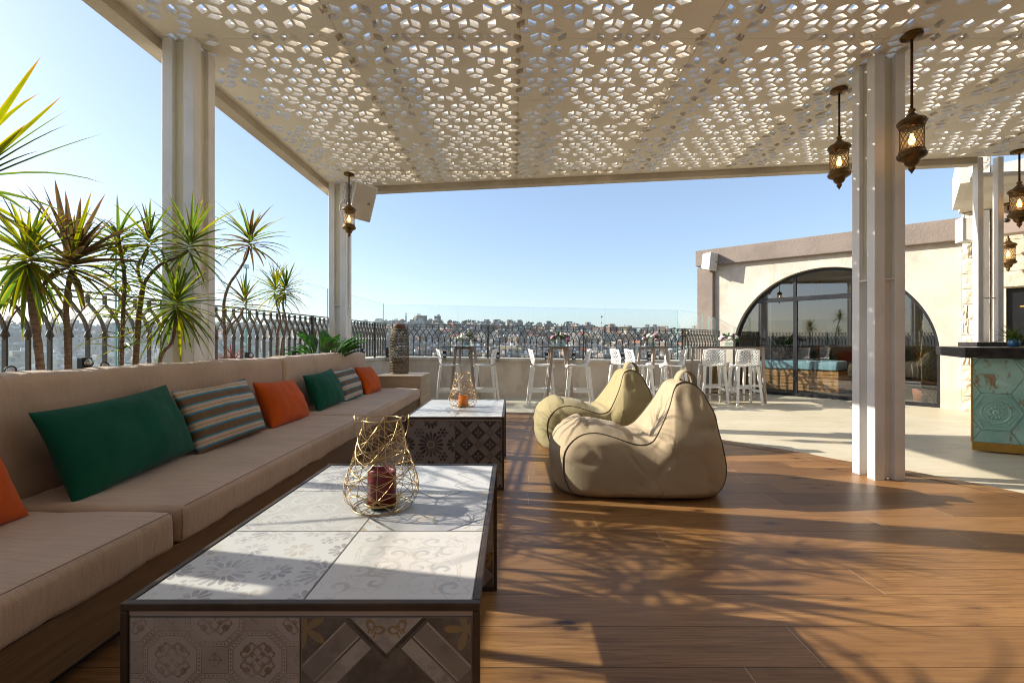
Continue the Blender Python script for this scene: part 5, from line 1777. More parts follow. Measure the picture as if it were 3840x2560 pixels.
# tall stem clothed with leaves
q = random.Random(8)
r = empty('dracaena', (0, 0, 0), 0, 'dracaena stem clothed with leaves from top to bottom', 'plant', GP)
st = [base_at(276, 840, 3.25), at(282, 740, 3.25), at(286, 640, 3.25), at(276, 575, 3.25), at(272, 540, 3.25)]
trunk(st, .014, .010, r)
P = catmull(st, 14); b = MB()
for k in range(150):
    t = pr.random() ** .75
    p = P[min(len(P) - 1, int(t * (len(P) - 1)))]
    a = k * 2.4; el = q.uniform(-.25, .45) + (0.65 if t > .9 else 0)
    d = Vector((math.cos(a) * math.cos(el), math.sin(a) * math.cos(el), math.sin(el) + .15))
    leaf(b, p, d, q.uniform(.24, .36) * (.75 + .35 * t), .026, q.uniform(.5, 1.2), q.randrange(2), twist=q.uniform(-.4, .4))
b.build('leaf_crown', [GM, YM], r)
dracaena('forked dracaena with two spiky crowns, one in front of the near left column',
         [[(306, 840, 3.4), (316, 760, 3.4), (322, 700, 3.4), (329, 655, 3.4), (.021, .016)],
          [(329, 655, 3.4), (320, 635, 3.4), (317, 610, 3.4), (330, 585, 3.4), (342, 565, 3.4), (.011, .009)],
          [(329, 655, 3.4), (345, 630, 3.4), (372, 605, 3.4), (408, 590, 3.4), (432, 575, 3.4), (.012, .010)]],
         [((343, 558, 3.4), 38, .33, .023, [GM, YM, RM], dict(skirt=.3, wts=[5, 2, 1])),
          ((436, 565, 3.4), 50, .40, .028, [GM, YM], dict(skirt=.5, axis=(.2, 0, 1), wts=[3, 1]))], 6)
dracaena('dracaena with a bent stem and one large deep green crown before the near left column',
         [[(345, 842, 3.5), (372, 815, 3.5), (395, 785, 3.5), (402, 745, 3.5), (405, 715, 3.5), (.014, .011)]],
         [((405, 700, 3.5), 80, .45, .032, [GM, GM, YM], dict(skirt=.9))], 9)
dracaena('slender leaning dracaena with bronze tipped crowns, right of the near left column',
         [[(520, 838, 4.4), (516, 770, 4.4), (514, 700, 4.4), (526, 655, 4.4), (548, 622, 4.4), (566, 590, 4.4), (572, 565, 4.4), (.016, .010)],
          [(517, 775, 4.4), (530, 748, 4.4), (548, 728, 4.4), (560, 708, 4.4), (.010, .008)]],
         [((574, 556, 4.4), 46, .40, .034, [RM, YM, GM], dict(skirt=.25, wts=[3, 2, 2])),
          ((562, 695, 4.4), 36, .30, .026, [RM, YM, GM], dict(skirt=.2, wts=[2, 3, 2]))], 10)
dracaena('pair of thin wavy dracaena stems with bright yellow green crowns, left of the second column',
         [[(634, 836, 5.4), (636, 770, 5.4), (644, 735, 5.4), (636, 700, 5.4), (634, 680, 5.4), (.014, .010)],
          [(642, 838, 5.4), (648, 790, 5.4), (658, 745, 5.4), (650, 700, 5.4), (654, 675, 5.4), (.013, .010)]],
         [((633, 668, 5.4), 52, .36, .026, [YM, YM, GM], dict(skirt=.45)), ((656, 666, 5.4), 56, .36, .026, [YM, GM], dict(skirt=.55))], 12)
q = random.Random(14)
r = empty('cordyline', (0, 0, 0), 0, 'small plant with crimson spiky leaves just above the sofa back', 'plant')
p0 = at(532, 838, 4.55); p0.z = POT
b = MB()
for k in range(60):
    t = q.random(); a = q.uniform(0, 2 * PI); el = q.uniform(.05, 1.2)
    leaf(b, p0 + Vector((0, 0, .05 + .22 * t)), (math.cos(a) * math.cos(el), math.sin(a) * math.cos(el), math.sin(el)), q.uniform(.16, .28), .018, q.uniform(.2, .8))
b.build('leaf_crown', MT['leaf_crimson'], r)
trunk([p0, p0 + Vector((.01, 0, .12)), p0 + Vector((0, 0, .26))], .012, .009, r, 'stem')
# broad leaved plant near the second column
r = empty('broad_leaf_plant', (0, 0, 0), 0, 'low plant with broad glossy green leaves at the foot of the second white column', 'plant')
b = MB()
c0 = at(745, 840, 6.45); c0.z = POT
for k in range(44):
    a = q.uniform(0, 2 * PI); el = q.uniform(.6, 1.35); l = q.uniform(.42, .72)
    if math.cos(a) > .35: el = max(el, 1.0)
    if math.sin(a) < -.3: el = max(el, .75)
    d = Vector((math.cos(a) * math.cos(el) * 1.25, math.sin(a) * math.cos(el), math.sin(el))).normalized()
    s0 = c0 + Vector((math.cos(a) * .16 * q.random(), math.sin(a) * .12 * q.random(), 0))
    stp = s0 + d * l * .55
    b.tube([s0, s0 + d * l * .3 + Vector((0, 0, .02)), stp], .006, 4, mi=1)
    dd = d + Vector((0, 0, -.28)); side = d.cross(Vector((0, 0, 1))).normalized()
    ll = q.uniform(.24, .36); ww = q.uniform(.10, .15)
    pts = []
    p = stp.copy(); n = 7
    for i in range(n + 1):
        t = i / n; w = ww * math.sin(PI * min(1, t * .93 + .05)) ** .8
        up = side.cross(dd).normalized()
        pts.append((p - side * w / 2 + up * .18 * w, p.copy(), p + side * w / 2 + up * .18 * w, t))
        dd = (dd + Vector((0, 0, -.09))).normalized(); p = p + dd * ll / n
    for i in range(n):
        a_, c_ = pts[i], pts[i + 1]
        b.face([a_[0], a_[1], c_[1], c_[0]], 0, True, [(0, a_[3]), (.5, a_[3]), (.5, c_[3]), (0, c_[3])])
        b.face([a_[1], a_[2], c_[2], c_[1]], 0, True, [(.5, a_[3]), (1, a_[3]), (1, c_[3]), (.5, c_[3])])
b.build('leaves', [MT['leaf_broad'], MT['leaf_green']], r)
# planter trough that carries them
r = empty('planter', (0, 0, 0), 0, 'long planter trough with soil hidden behind the sofa back', 'planter')
b = MB()
pa_, pb_ = CORNER - LD * 2.3, CORNER - LD * 10.6
b.add([(-2.70, 7.0, .013), (-2.70, -.6, .013), (-3.45, -.6, .013), (-2.93, 7.0, .013), (-2.70, 7.0, POT - .02), (-2.70, -.6, POT - .02), (-3.45, -.6, POT - .02), (-2.93, 7.0, POT - .02)],
      [(0, 1, 2, 3), (7, 6, 5, 4), (0, 4, 5, 1), (1, 5, 6, 2), (2, 6, 7, 3), (3, 7, 4, 0)])
b.build('trough', MT['oak'], r)
b = MB(); b.face([(-2.72, 6.98, POT - .015), (-2.93, 6.98, POT - .015), (-3.43, -.58, POT - .015), (-2.72, -.58, POT - .015)]); b.build('soil', MT['soil'], r)
# little black spotlights among the stems
for i, (x, y, d, lb) in enumerate(((28, 846, 2.62, 'small black garden spotlight just above the sofa back, at the left edge'), (236, 836, 3.1, 'small black garden spotlight just above the sofa back, right of the ringed trunks'))):
    p = at(x, y, d)
    p.z -= .02; r = empty('spotlight', p, R(-60 + 40 * i), lb, 'spotlight', 'garden spotlights behind the sofa'); r.scale = (.75, .75, .75)
    b = MB(); b.lathe([(0, -.05), (.022, -.05), (.028, -.03), (.032, .03), (.036, .032), (.036, .04), (.028, .04)], 12); b.xform(Matrix.Rotation(R(62), 4, 'Y')); b.build('lamp_body', MT['black_plastic'], r)
    b = MB(); b.lathe([(0, .036), (.027, .036)], 12); b.xform(Matrix.Rotation(R(62), 4, 'Y')); b.build('lens', MT['silver'], r)
    b = MB(); b.tube([(0, 0, -.02), (-.01, 0, -.08), (0, 0, POT - p.z)], .006, 6); b.build('stake', MT['black_plastic'], r)
# ---------------------------------------------------------------- arched building on the right
P0 = Vector((5.74, 10.45, 0)); EV = Vector((.6607, -.7508, 0)); QV = Vector((.7508, .6607, 0))
def Wp(s, q, z): return P0 + EV * s + QV * q + Vector((0, 0, z))
def wbox(b, s0, s1, q0, q1, z0, z1, mi=0, z1b=None):
    """box in wall coordinates; top may slope from z1 (at s0) to z1b (at s1)"""
    z1b = z1 if z1b is None else z1b
    vs = [Wp(s0, q0, z0), Wp(s1, q0, z0), Wp(s1, q1, z0), Wp(s0, q1, z0), Wp(s0, q0, z1), Wp(s1, q0, z1b), Wp(s1, q1, z1b), Wp(s0, q1, z1)]
    b.add(vs, [(3, 2, 1, 0), (4, 5, 6, 7), (0, 1, 5, 4), (1, 2, 6, 5), (2, 3, 7, 6), (3, 0, 4, 7)], mi)
AC, AR, AZ = 1.17, 1.825, .94
bd = empty('arched_building', P0, 0, 'cream plastered building with a wide arched window and a brown coping', 'building')
def BP_(o):
    o.parent = bd; o.location = -P0; return o
b = MB()
ztop = lambda s: 3.20 - .028 * s
NA = 48
S0, S1 = -1.10, 3.27
for q, flip in ((0.0, False), (0.28, True)):
    def fc(p):
        b.face(p if not flip else p[::-1], 0)
    fc([Wp(S0, q, 0), Wp(AC - AR, q, 0), Wp(AC - AR, q, AZ), Wp(S0, q, AZ)])
    fc([Wp(AC + AR, q, 0), Wp(S1, q, 0), Wp(S1, q, AZ), Wp(AC + AR, q, AZ)])
    fc([Wp(S0, q, AZ), Wp(AC - AR, q, AZ), Wp(AC - AR, q, ztop(AC - AR)), Wp(S0, q, ztop(S0))])
    fc([Wp(AC + AR, q, AZ), Wp(S1, q, AZ), Wp(S1, q, ztop(S1)), Wp(AC + AR, q, ztop(AC + AR))])
    for i in range(NA):
        a0 = PI - PI * i / NA; a1 = PI - PI * (i + 1) / NA
        s0, z0, s1, z1 = AC + AR * math.cos(a0), AZ + AR * math.sin(a0), AC + AR * math.cos(a1), AZ + AR * math.sin(a1)
        fc([Wp(s0, q, z0), Wp(s1, q, z1), Wp(s1, q, ztop(s1)), Wp(s0, q, ztop(s0))])
# reveal
out = [(AC - AR, 0)] + [(AC + AR * math.cos(PI - PI * i / NA), AZ + AR * math.sin(PI - PI * i / NA)) for i in range(NA + 1)] + [(AC + AR, 0)]
for (s0, z0), (s1, z1) in zip(out, out[1:]):
    b.face([Wp(s0, 0, z0), Wp(s0, .28, z0), Wp(s1, .28, z1), Wp(s1, 0, z1)])
BP_(b.build('arched_wall', MT['arch_plaster'], weld=True))
# coping and pier
b = MB()
cs = [(-1.52, -.14), (3.33, -.14), (3.33, .35), (-1.52, .35)]
vs = [Wp(s, q, 3.06 - .028 * s) for s, q in cs] + [Wp(s, q, 3.455 - .028 * s) for s, q in cs]
b.add(vs, [(3, 2, 1, 0), (4, 5, 6, 7), (0, 1, 5, 4), (1, 2, 6, 5), (2, 3, 7, 6), (3, 0, 4, 7)])
BP_(b.build('coping', MT['brown_stucco'], bevel=.015))
b = MB(); wbox(b, -1.50, -1.09, -.10, .34, -.6, 3.07, 0, 3.07); BP_(b.build('pier', MT['brown_stucco'], bevel=.02))
b = MB(); wbox(b, -1.48, -1.2, .345, 4.2, -.6, 3.2); BP_(b.build('side_wall', MT['arch_plaster']))
# room behind the glass
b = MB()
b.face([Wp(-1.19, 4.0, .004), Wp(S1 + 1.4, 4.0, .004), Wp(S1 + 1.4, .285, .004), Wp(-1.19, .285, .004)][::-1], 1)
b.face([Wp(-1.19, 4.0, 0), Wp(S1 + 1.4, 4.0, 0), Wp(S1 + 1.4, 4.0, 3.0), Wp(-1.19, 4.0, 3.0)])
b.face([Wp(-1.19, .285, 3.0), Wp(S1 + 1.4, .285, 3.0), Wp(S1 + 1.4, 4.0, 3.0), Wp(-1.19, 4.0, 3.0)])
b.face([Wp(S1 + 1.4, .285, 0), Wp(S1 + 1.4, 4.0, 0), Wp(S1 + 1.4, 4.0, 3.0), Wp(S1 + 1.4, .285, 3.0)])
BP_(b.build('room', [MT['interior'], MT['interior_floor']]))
b = MB(); wbox(b, -1.5, S1 + 1.5, .352, 4.3, 3.02, 3.25, 0, 3.12); BP_(b.build('roof', MT['brown_stucco']))
for s, w_ in ((.1, .05), (.95, .05), (1.75, .07), (2.45, .16)):
    b = MB(); wbox(b, s, s + w_, 3.6, 3.7, 0.004, 2.9); BP_(b.build('copper_pipe' if w_ < .1 else 'interior_door', simple('copper', (.42, .16, .05), .3, .7) if w_ < .1 else MT['black_frame']))
# black window frame
fr = MB()
def arcstrip(r0, r1, q0, q1, zmin=0.0):
    pts = []
    for i in range(NA + 1):
        a = PI - PI * i / NA
        pts.append((math.cos(a), math.sin(a)))
    for (c0, s0), (c1, s1) in zip(pts, pts[1:]):
        A = [Wp(AC + r1 * c0, q0, AZ + r1 * s0), Wp(AC + r1 * c1, q0, AZ + r1 * s1), Wp(AC + r0 * c1, q0, AZ + r0 * s1), Wp(AC + r0 * c0, q0, AZ + r0 * s0)]
        B = [p + QV * (q1 - q0) for p in A]
        fr.face(A[::-1]); fr.face([A[3], A[2], B[2], B[3]])
FQ = .13
arcstrip(AR - .055, AR - .003, FQ, FQ + .06)
for s0 in (AC - AR + .003, AC + AR - .058): wbox(fr, s0, s0 + .055, FQ, FQ + .06, .002, AZ)
wbox(fr, AC - AR + .06, AC + AR - .06, FQ - .003, FQ + .063, .002, .07)
TZ = 2.15
hw = math.sqrt(AR ** 2 - (TZ - AZ) ** 2) - .03
wbox(fr, AC - hw, AC + hw, FQ - .005, FQ + .065, TZ - .045, TZ + .05)
for s0 in (.60, 1.70): wbox(fr, s0, s0 + .075, FQ - .004, FQ + .064, .072, TZ - .046)
for s0 in (.60,): wbox(fr, s0, s0 + .055, FQ - .004, FQ + .064, TZ + .051, AZ + math.sqrt(AR ** 2 - (s0 + .03 - AC) ** 2) - .05)
win = BP_(fr.build('window_frame', MT['black_frame']))
for (sa, sb, za_, zb_) in ((AC - AR + .05, .60, .07, TZ - .045), (.675, 1.70, .07, TZ - .045), (1.775, AC + AR - .05, .07, TZ - .045), (AC - hw, .60, TZ + .05, 9), (.655, AC + hw, TZ + .05, 9)):
    b = MB(); n = 24
    for i in range(n):
        s0 = sa + (sb - sa) * i / n; s1 = sa + (sb - sa) * (i + 1) / n
        def top(s):
            v = AR - .03
            k = v * v - (s - AC) ** 2
            return min(zb_, AZ + math.sqrt(k) if k > 0 else AZ)
        z0, z1 = max(top(s0), za_), max(top(s1), za_)
        b.face([Wp(s0, FQ + .03, za_), Wp(s1, FQ + .03, za_), Wp(s1, FQ + .03, z1), Wp(s0, FQ + .03, z0)])
    p = b.build('pane', MT['window_glass'], win)
# sofa and plants inside, behind the glass
r = empty('wooden_sofa', Wp(.45, .8, 0), math.atan2(EV.y, EV.x), 'slatted wooden sofa with pale blue cushions behind the arched window', 'sofa')
b = MB(); b.span((-1.15, -.42, .10), (.92, .42, .11)); b.span((-1.10, -.36, .02), (.88, .36, .10)); b.build('base_frame', MT['black_frame'], r)
for k in range(6):
    z = .115 + k * .076
    b = MB(); b.span((-1.16, -.43, z), (.93, -.405, z + .066)); b.span((.905, -.404, z), (.93, .43, z + .066)); b.build('slat', MT['slat_wood'], r, bevel=.003)
for x0, x1 in ((-1.14, -.38), (-.37, .45), (.46, .91)):
    c = cushion_mesh('seat_cushion', MT['blue_fabric'], x0, x1, -.42, .40, .58, .77, r, .03, .01, seed=x0 * 5)
r2 = Wp
for i, (s, q_, hgt) in enumerate(((.0, 1.5, 1.35), (.95, 1.6, 1.5), (1.55, 1.9, 1.1), (2.62, 1.2, 1.9))):
    rr_ = empty('indoor_plant', Wp(s, q_, 0.004), i, ['bushy dark plant behind the glass, left of the window bar', 'tall dark plant behind the glass, right of the window bar', 'small plant in a pot behind the glass, next to the white column', 'feathery palm behind the glass at the right end of the arch'][i], 'plant', 'plants behind the arched window')
    b = MB(); b.lathe([(0, 0), (.14, 0), (.18, .30), (.165, .30), (.15, .26), (0, .26)], 16); b.build('pot', MT['terracotta'], rr_)
    q = random.Random(40 + i); b = MB()
    for k in range(130):
        a = q.uniform(0, 2 * PI); el = q.uniform(-.2, 1.3); z = .35 + q.random() * (hgt - .6)
        leaf(b, (q.uniform(-.06, .06), q.uniform(-.06, .06), z), (math.cos(a) * math.cos(el), math.sin(a) * math.cos(el), math.sin(el)), q.uniform(.22, .48), q.uniform(.03, .07) if i < 3 else .02, q.uniform(.3, 1.2), segs=4)
    b.build('leaves', MT['leaf_green'] if i else MT['leaf_dark'], rr_)
    b = MB(); b.tube([(0, 0, .25), (.02, 0, hgt * .5), (0, .02, hgt - .25)], .018, 6); b.build('stem', MT['trunk'], rr_)
# hand trolley inside on the right
r = empty('trolley', Wp(2.62, .75, 0), .4, 'black two wheeled trolley behind the glass at the right end of the arch', 'trolley')
b = MB(); b.box((0, 0, .36), (.42, .30, .14)); b.build('tray', MT['black_plastic'], r, bevel=.02)
for sx in (-1, 1):
    b = MB(); b.lathe([(.03, -.025), (.085, -.025), (.095, -.012), (.095, .012), (.085, .025), (.03, .025)], 20); b.xform(Matrix.Rotation(R(90), 4, 'X')); b.xform(Matrix.Translation((sx * .16, -.17, .099)))
    b.build('wheel', MT['rubber'], r)
b = MB(); b.tube([(.18, .1, .40), (.20, .12, .75), (.16, .12, .82), (.04, .12, .82), (0, .12, .75), (.02, .1, .40)], .013, 6); b.build('handle', MT['silver'], r)
b = MB(); b.tube([(.05, 0, .28), (-.12, -.17, .10)], .012, 6); b.tube([(-.05, 0, .28), (.12, -.17, .10)], .012, 6); b.build('leg', MT['silver'], r)

# ---------------------------------------------------------------- stone wall with the bar window
st = empty('stone_building', Wp(3.3, 0, 0), 0, 'pale rough limestone building at the right with a dark bar window', 'building')
O2 = Wp(3.3, 0, 0)
def ST(o):
    o.parent = st; o.location = -O2; return o
q = random.Random(5)
b = MB()
z = 0.0
while z < 5.2:
    h = .265
    split = q.random() < .55
    segs_ = [(3.275, 3.62)] if not split else [(3.275, 3.36 + q.uniform(-.02, .05)), (0, 3.62)]
    if split: segs_[1] = (segs_[0][1], 3.62)
    for s0, s1 in segs_:
        base = len(b.v); n = 6
        dq = q.uniform(0, .02)
        vs = []
        for j in range(n + 1):
            for i in range(n + 1):
                u, v = i / n, j / n
                edge_ = min(u, 1 - u, v, 1 - v)
                bulge = (.015 + .035 * noise.noise(Vector((u * 3 + z * 7, v * 3, s0 * 9)))) * min(1, edge_ * 5)
                vs.append(Wp(s0 + .004 + (s1 - s0 - .008) * u, -.06 - dq - bulge, z + .004 + (h - .008) * v))
        fs = [(j * (n + 1) + i, j * (n + 1) + i + 1, (j + 1) * (n + 1) + i + 1, (j + 1) * (n + 1) + i) for j in range(n) for i in range(n)]
        b.add(vs, fs, 0, False)
        wbox(b, s0 + .004, s1 - .004, -.055, .3, z + .004, z + h - .004)
    z += h
wbox(b, 3.285, 3.61, -.03, .28, 0, 5.2)
ST(b.build('quoin_pillar', MT['limestone']))
b = MB()
wbox(b, 3.625, 3.80, .0, .3, 0, 4.2); wbox(b, 3.80, 6.5, .0, .3, 2.10, 4.2); wbox(b, 3.80, 6.5, .0, .3, 0, .95)
for zz in (2.12, 2.38, 2.64, 2.90):
    x = 3.66
    while x < 6.4:
        w_ = q.uniform(.35, .6)
        wbox(b, x + .004, x + w_ - .004, -.022 - q.uniform(0, .008), -.001, zz, zz + .252)
        x += w_
ST(b.build('stone_wall', MT['limestone']))
b = MB(); wbox(b, 3.80, 6.5, .55, .57, .95, 2.10); ST(b.build('window_recess', MT['black_frame']))
b = MB(); wbox(b, 3.80, 3.87, .10, .16, .95, 2.10); wbox(b, 3.87, 6.5, .10, .16, 2.03, 2.10); ST(b.build('window_frame', MT['black_frame']))
b = MB(); b.face([Wp(3.87, .13, .95), Wp(6.5, .13, .95), Wp(6.5, .13, 2.03), Wp(3.87, .13, 2.03)]); ST(b.build('pane', MT['window_glass']))
b = MB(); wbox(b, 3.95, 6.2, .40, .41, 1.80, 1.812); ST(b.build('light_strip', mk_bulb((1.0, .5, .12), 3.0)))
# white soffit over the bar and its fascia
b = MB(); b.prism([(6.30, 6.23), (10.4, 5.66), (10.4, 7.2), (7.85, 8.0), (7.50, 7.60)][::1], 3.45, 3.51)
sf = ST(b.build('soffit', MT['soffit']))
b = MB()
f0, f1 = Vector((6.33, 6.26, 0)), Vector((7.48, 7.56, 0))
b.bar(f0 + Vector((-.055, .04, 3.66)), f1 + Vector((-.055, .04, 3.66)), .10, .52)
ST(b.build('fascia', MT['soffit']))

# ---------------------------------------------------------------- bar
BO = Vector((5.07, 5.016, 0)); BU = Vector((.874, -.485, 0)); BN = Vector((-.485, -.874, 0))   # BN points to the viewer
bar = empty('bar_counter', BO, math.atan2(BU.y, BU.x), 'bar with a dark stone top and a front of teal hexagon tiles, gold plinth', 'bar')
# local: x along the front, -y towards the viewer
b = MB(); b.prism([(0.004, .012), (2.6, .012), (2.6, 1.70), (1.9, 1.70)], .012, 1.02); b.build('bar_body', MT['teal_dark'], bar)
sl = [(-.10, -.13), (2.7, -.13), (2.7, 1.80), (.42, 1.80), (.07, 1.50)]
b = MB(); b.prism(sl, 1.025, 1.142); b.build('counter_top', MT['slab'], bar, bevel=.012, segs=3)
b = MB(); b.span((0, -.012, .013), (2.6, .010, .105)); b.build('plinth_trim', MT['gold_trim'], bar, bevel=.004)
b = MB(); b.span((-.006, -.006, .107), (.006, .011, 1.022)); b.build('corner_trim', MT['gold_trim'], bar)
# hexagon tiles
HR = .232
bm = bmesh.new()
hexes = []
rr_ = random.Random(4)
emb = []
for i in range(-1, 9):
    for j in range(-1, 5):
        cx = .19 + i * 1.5 * HR; cz = .44 + (j - 1) * sq3 * HR + (i % 2) * sq3 * HR / 2
        vs = [bm.verts.new((cx + (HR - .003) * math.cos(R(60 * k)), 0, cz + (HR - .003) * math.sin(R(60 * k)))) for k in range(6)]
        try: f = bm.faces.new(vs)
        except ValueError: continue
        e = (i, j) in ((0, 1), (1, 2), (3, 1), (4, 3), (6, 1))
        f.material_index = 1 if (rr_.random() < .3 and not e) else 0
        if e: emb.append((cx, cz))
for co, no in (((.006, 0, 0), (-1, 0, 0)), ((2.6, 0, 0), (1, 0, 0)), ((0, 0, .107), (0, 0, -1)), ((0, 0, 1.02), (0, 0, 1))):
    bmesh.ops.bisect_plane(bm, geom=bm.verts[:] + bm.edges[:] + bm.faces[:], plane_co=co, plane_no=no, clear_outer=True)
me = bpy.data.meshes.new('hex_tiles'); bm.to_mesh(me); bm.free()
me.materials.append(MT['teal']); me.materials.append(MT['teal_rust'])
o = bpy.data.objects.new('hex_tiles', me); col.objects.link(o); o.parent = bar; o.location = (0, .004, 0)
md = o.modifiers.new('s', 'SOLIDIFY'); md.thickness = .008; md.offset = 0
for cx, cz in emb:
    b = MB()
    def ring(rad, rt, n=36):
        b.tube([(cx + rad * math.cos(2 * PI * k / n), -.002, cz + rad * math.sin(2 * PI * k / n)) for k in range(n)], rt, 6, closed=True)
    def hexring(rad, rt):
        b.tube([(cx + rad * math.cos(R(60 * k)), -.002, cz + rad * math.sin(R(60 * k))) for k in range(6)], rt, 6, closed=True)
    hexring(.205, .008); hexring(.175, .005); ring(.118, .008); ring(.085, .005); ring(.02, .012, 12)
    for k in range(12):
        a = 2 * PI * k / 12
        b.tube([(cx + .03 * math.cos(a), -.002, cz + .03 * math.sin(a)), (cx + .075 * math.cos(a), -.004, cz + .075 * math.sin(a))], [.003, .009], 6)
    for k in range(6):
        a = R(60 * k + 30)
        for da in (-.25, 0, .25):
            b.tube([(cx + .135 * math.cos(a + da), -.002, cz + .135 * math.sin(a + da)), (cx + .15 * math.cos(a + da * 1.3), -.002, cz + .15 * math.sin(a + da * 1.3))], .006, 5)
    # keep the relief inside the front
    b.v = [(min(max(x, .008), 2.59), y, min(max(z, .11), 1.018)) for x, y, z in b.v]
    b.build('relief', MT['teal'], bar)
r = empty('vase', (5.98, 5.42, 1.142), 0, 'small blue glass pot on the bar at the right edge', 'vase')
b = MB(); b.lathe([(0, 0), (.045, 0), (.055, .04), (.045, .09), (.04, .095), (.035, .09), (.04, .04), (0, .015)], 18); b.build('vase_body', MT['blue_glass'], r)
q = random.Random(77); b = MB()
for k in range(60):
    a = q.uniform(0, 2 * PI); el = q.uniform(.1, 1.4)
    leaf(b, (0, 0, .08), (math.cos(a) * math.cos(el), math.sin(a) * math.cos(el), math.sin(el)), q.uniform(.10, .26), .022, q.uniform(.3, .9), segs=4)
b.build('leaves', MT['leaf_green'], r)
r = empty('wall_unit', Vector((7.45, 6.75, 2.97)), R(-48), 'grey metal box between the twin posts under the soffit', 'metal box')
b = MB(); b.box((0, 0, 0), (.36, .22, .34)); b.build('casing', MT['taupe'], r, bevel=.01)
b = MB(); b.lathe([(0, -.002), (.03, -.002), (.03, .01), (0, .01)], 14); b.xform(Matrix.Rotation(R(90), 4, 'X')); b.xform(Matrix.Translation((-.08, -.112, .03))); b.build('socket', MT['black_plastic'], r)

# unseen walls and door added behind the viewer to darken the foreground shade
r = empty('rear_shade_wall', (4, -2.6, 0), 0, 'plain unseen grey wall added behind the viewer to darken the foreground', 'building')
b = MB(); b.span((-8.2, -.3, 0), (8.6, 0, 4.2)); b.span((8.3, .002, 0), (8.6, 6.2, 4.2)); b.build('wall', simple('grey_render', (.20, .20, .205), .9), r)
b = MB(); b.span((-3.0, .003, 0.02), (2.0, .03, 2.4)); b.build('door', MT['black_frame'], r)
# ---------------------------------------------------------------- the hillside town across the valley
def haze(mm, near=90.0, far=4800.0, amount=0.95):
    """painted distance haze: a pale glow mixed into far materials, stronger towards the sun"""
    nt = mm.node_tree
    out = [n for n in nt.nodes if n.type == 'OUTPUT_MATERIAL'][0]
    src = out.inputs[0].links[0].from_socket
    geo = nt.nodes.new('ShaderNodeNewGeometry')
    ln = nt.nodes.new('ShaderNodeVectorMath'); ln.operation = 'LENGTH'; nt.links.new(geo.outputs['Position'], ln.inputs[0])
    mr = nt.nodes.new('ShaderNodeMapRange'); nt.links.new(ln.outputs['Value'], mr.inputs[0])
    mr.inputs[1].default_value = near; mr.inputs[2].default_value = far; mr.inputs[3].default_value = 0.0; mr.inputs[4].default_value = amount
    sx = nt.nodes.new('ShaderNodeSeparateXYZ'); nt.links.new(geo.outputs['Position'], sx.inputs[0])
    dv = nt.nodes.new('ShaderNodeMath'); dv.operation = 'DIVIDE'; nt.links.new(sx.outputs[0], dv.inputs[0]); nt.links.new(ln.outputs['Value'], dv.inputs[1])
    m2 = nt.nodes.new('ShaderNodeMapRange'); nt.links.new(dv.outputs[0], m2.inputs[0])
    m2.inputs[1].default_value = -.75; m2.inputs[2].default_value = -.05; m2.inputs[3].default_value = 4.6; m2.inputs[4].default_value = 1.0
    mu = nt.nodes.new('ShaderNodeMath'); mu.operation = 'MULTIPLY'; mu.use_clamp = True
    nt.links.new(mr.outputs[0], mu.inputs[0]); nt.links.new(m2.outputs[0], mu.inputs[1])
    em = nt.nodes.new('ShaderNodeEmission'); em.inputs[0].default_value = (.58, .67, .78, 1); em.inputs[1].default_value = .62  # emission painted into the surface to imitate airlight
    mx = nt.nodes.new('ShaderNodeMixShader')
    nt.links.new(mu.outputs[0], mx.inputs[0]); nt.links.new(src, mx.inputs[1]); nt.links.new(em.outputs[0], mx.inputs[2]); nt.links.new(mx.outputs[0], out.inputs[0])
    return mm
CR = random.Random(2024)
def crest_v(x):
    P = [(-900, 26), (0, 30), (300, 29), (600, 33), (880, 42), (1000, 41), (1150, 37), (1300, 31), (1450, 23), (1600, 19), (1800, 14), (2352, 8), (3200, 8)]
    for (a, va), (c, vc) in zip(P, P[1:]):
        if a <= x <= c: return va + (vc - va) * (x - a) / (c - a)
    return 20
RC = 700.0
def ground(X, Y):
    r = math.hypot(X, Y)
    if Y > 5:
        px = 1176 + X / Y * FPX; cs = Y / r
    else:
        px = -900 if X < 0 else 3200; cs = .5
    px = max(-900, min(3200, px))
    zc = 1.2 + crest_v(px) * (RC * max(cs, .35)) / FPX
    n = noise.noise(Vector((X * .004, Y * .004, 0))) * 9 + noise.noise(Vector((X * .013, Y * .013, 4))) * 3
    zv = -52
    if r < 30: z = -16 - r * .4
    elif r < 250: z = -28 + (zv + 28) * ((r - 30) / 220) ** .8
    elif r < RC: z = zv + (zc - zv) * ((r - 250) / (RC - 250)) ** 1.05
    else: z = zc - (r - RC) * .05
    k = min(1, max(0, (r - 60) / 150))
    kk = k * (1 - .75 * max(0, 1 - abs(r - RC) / 160))
    return z + n * kk
b = MB()
rad = [0, 12, 30, 60, 100, 150, 200, 250, 300, 340, 380, 420, 460, 500, 540, 580, 620, 650, 675, 700, 730, 780, 900, 1200, 2000, 4000, 9000]
NAZ = 150
vs = []
for r_ in rad:
    for k in range(NAZ):
        a = 2 * PI * k / NAZ
        X, Y = r_ * math.sin(a), r_ * math.cos(a)
        vs.append((X, Y, ground(X, Y) if r_ > 0 else -16))
fs = []
for i in range(len(rad) - 1):
    for k in range(NAZ):
        k2 = (k + 1) % NAZ
        fs.append((i * NAZ + k, (i + 1) * NAZ + k, (i + 1) * NAZ + k2, i * NAZ + k2))
b.add(vs, fs, 0, True)
mg = Mat('hillside_ground', .95)
v = mg.coord()
mg.color(mg.mix(mg.noise(v, .02, 6).ramp(.35, .65), mg.mix(mg.noise(v, .15, 4), (.05, .06, .028), (.12, .11, .06)), mg.mix(mg.noise(v, .2, 4), (.24, .20, .15), (.34, .30, .24))))
haze(mg.m)
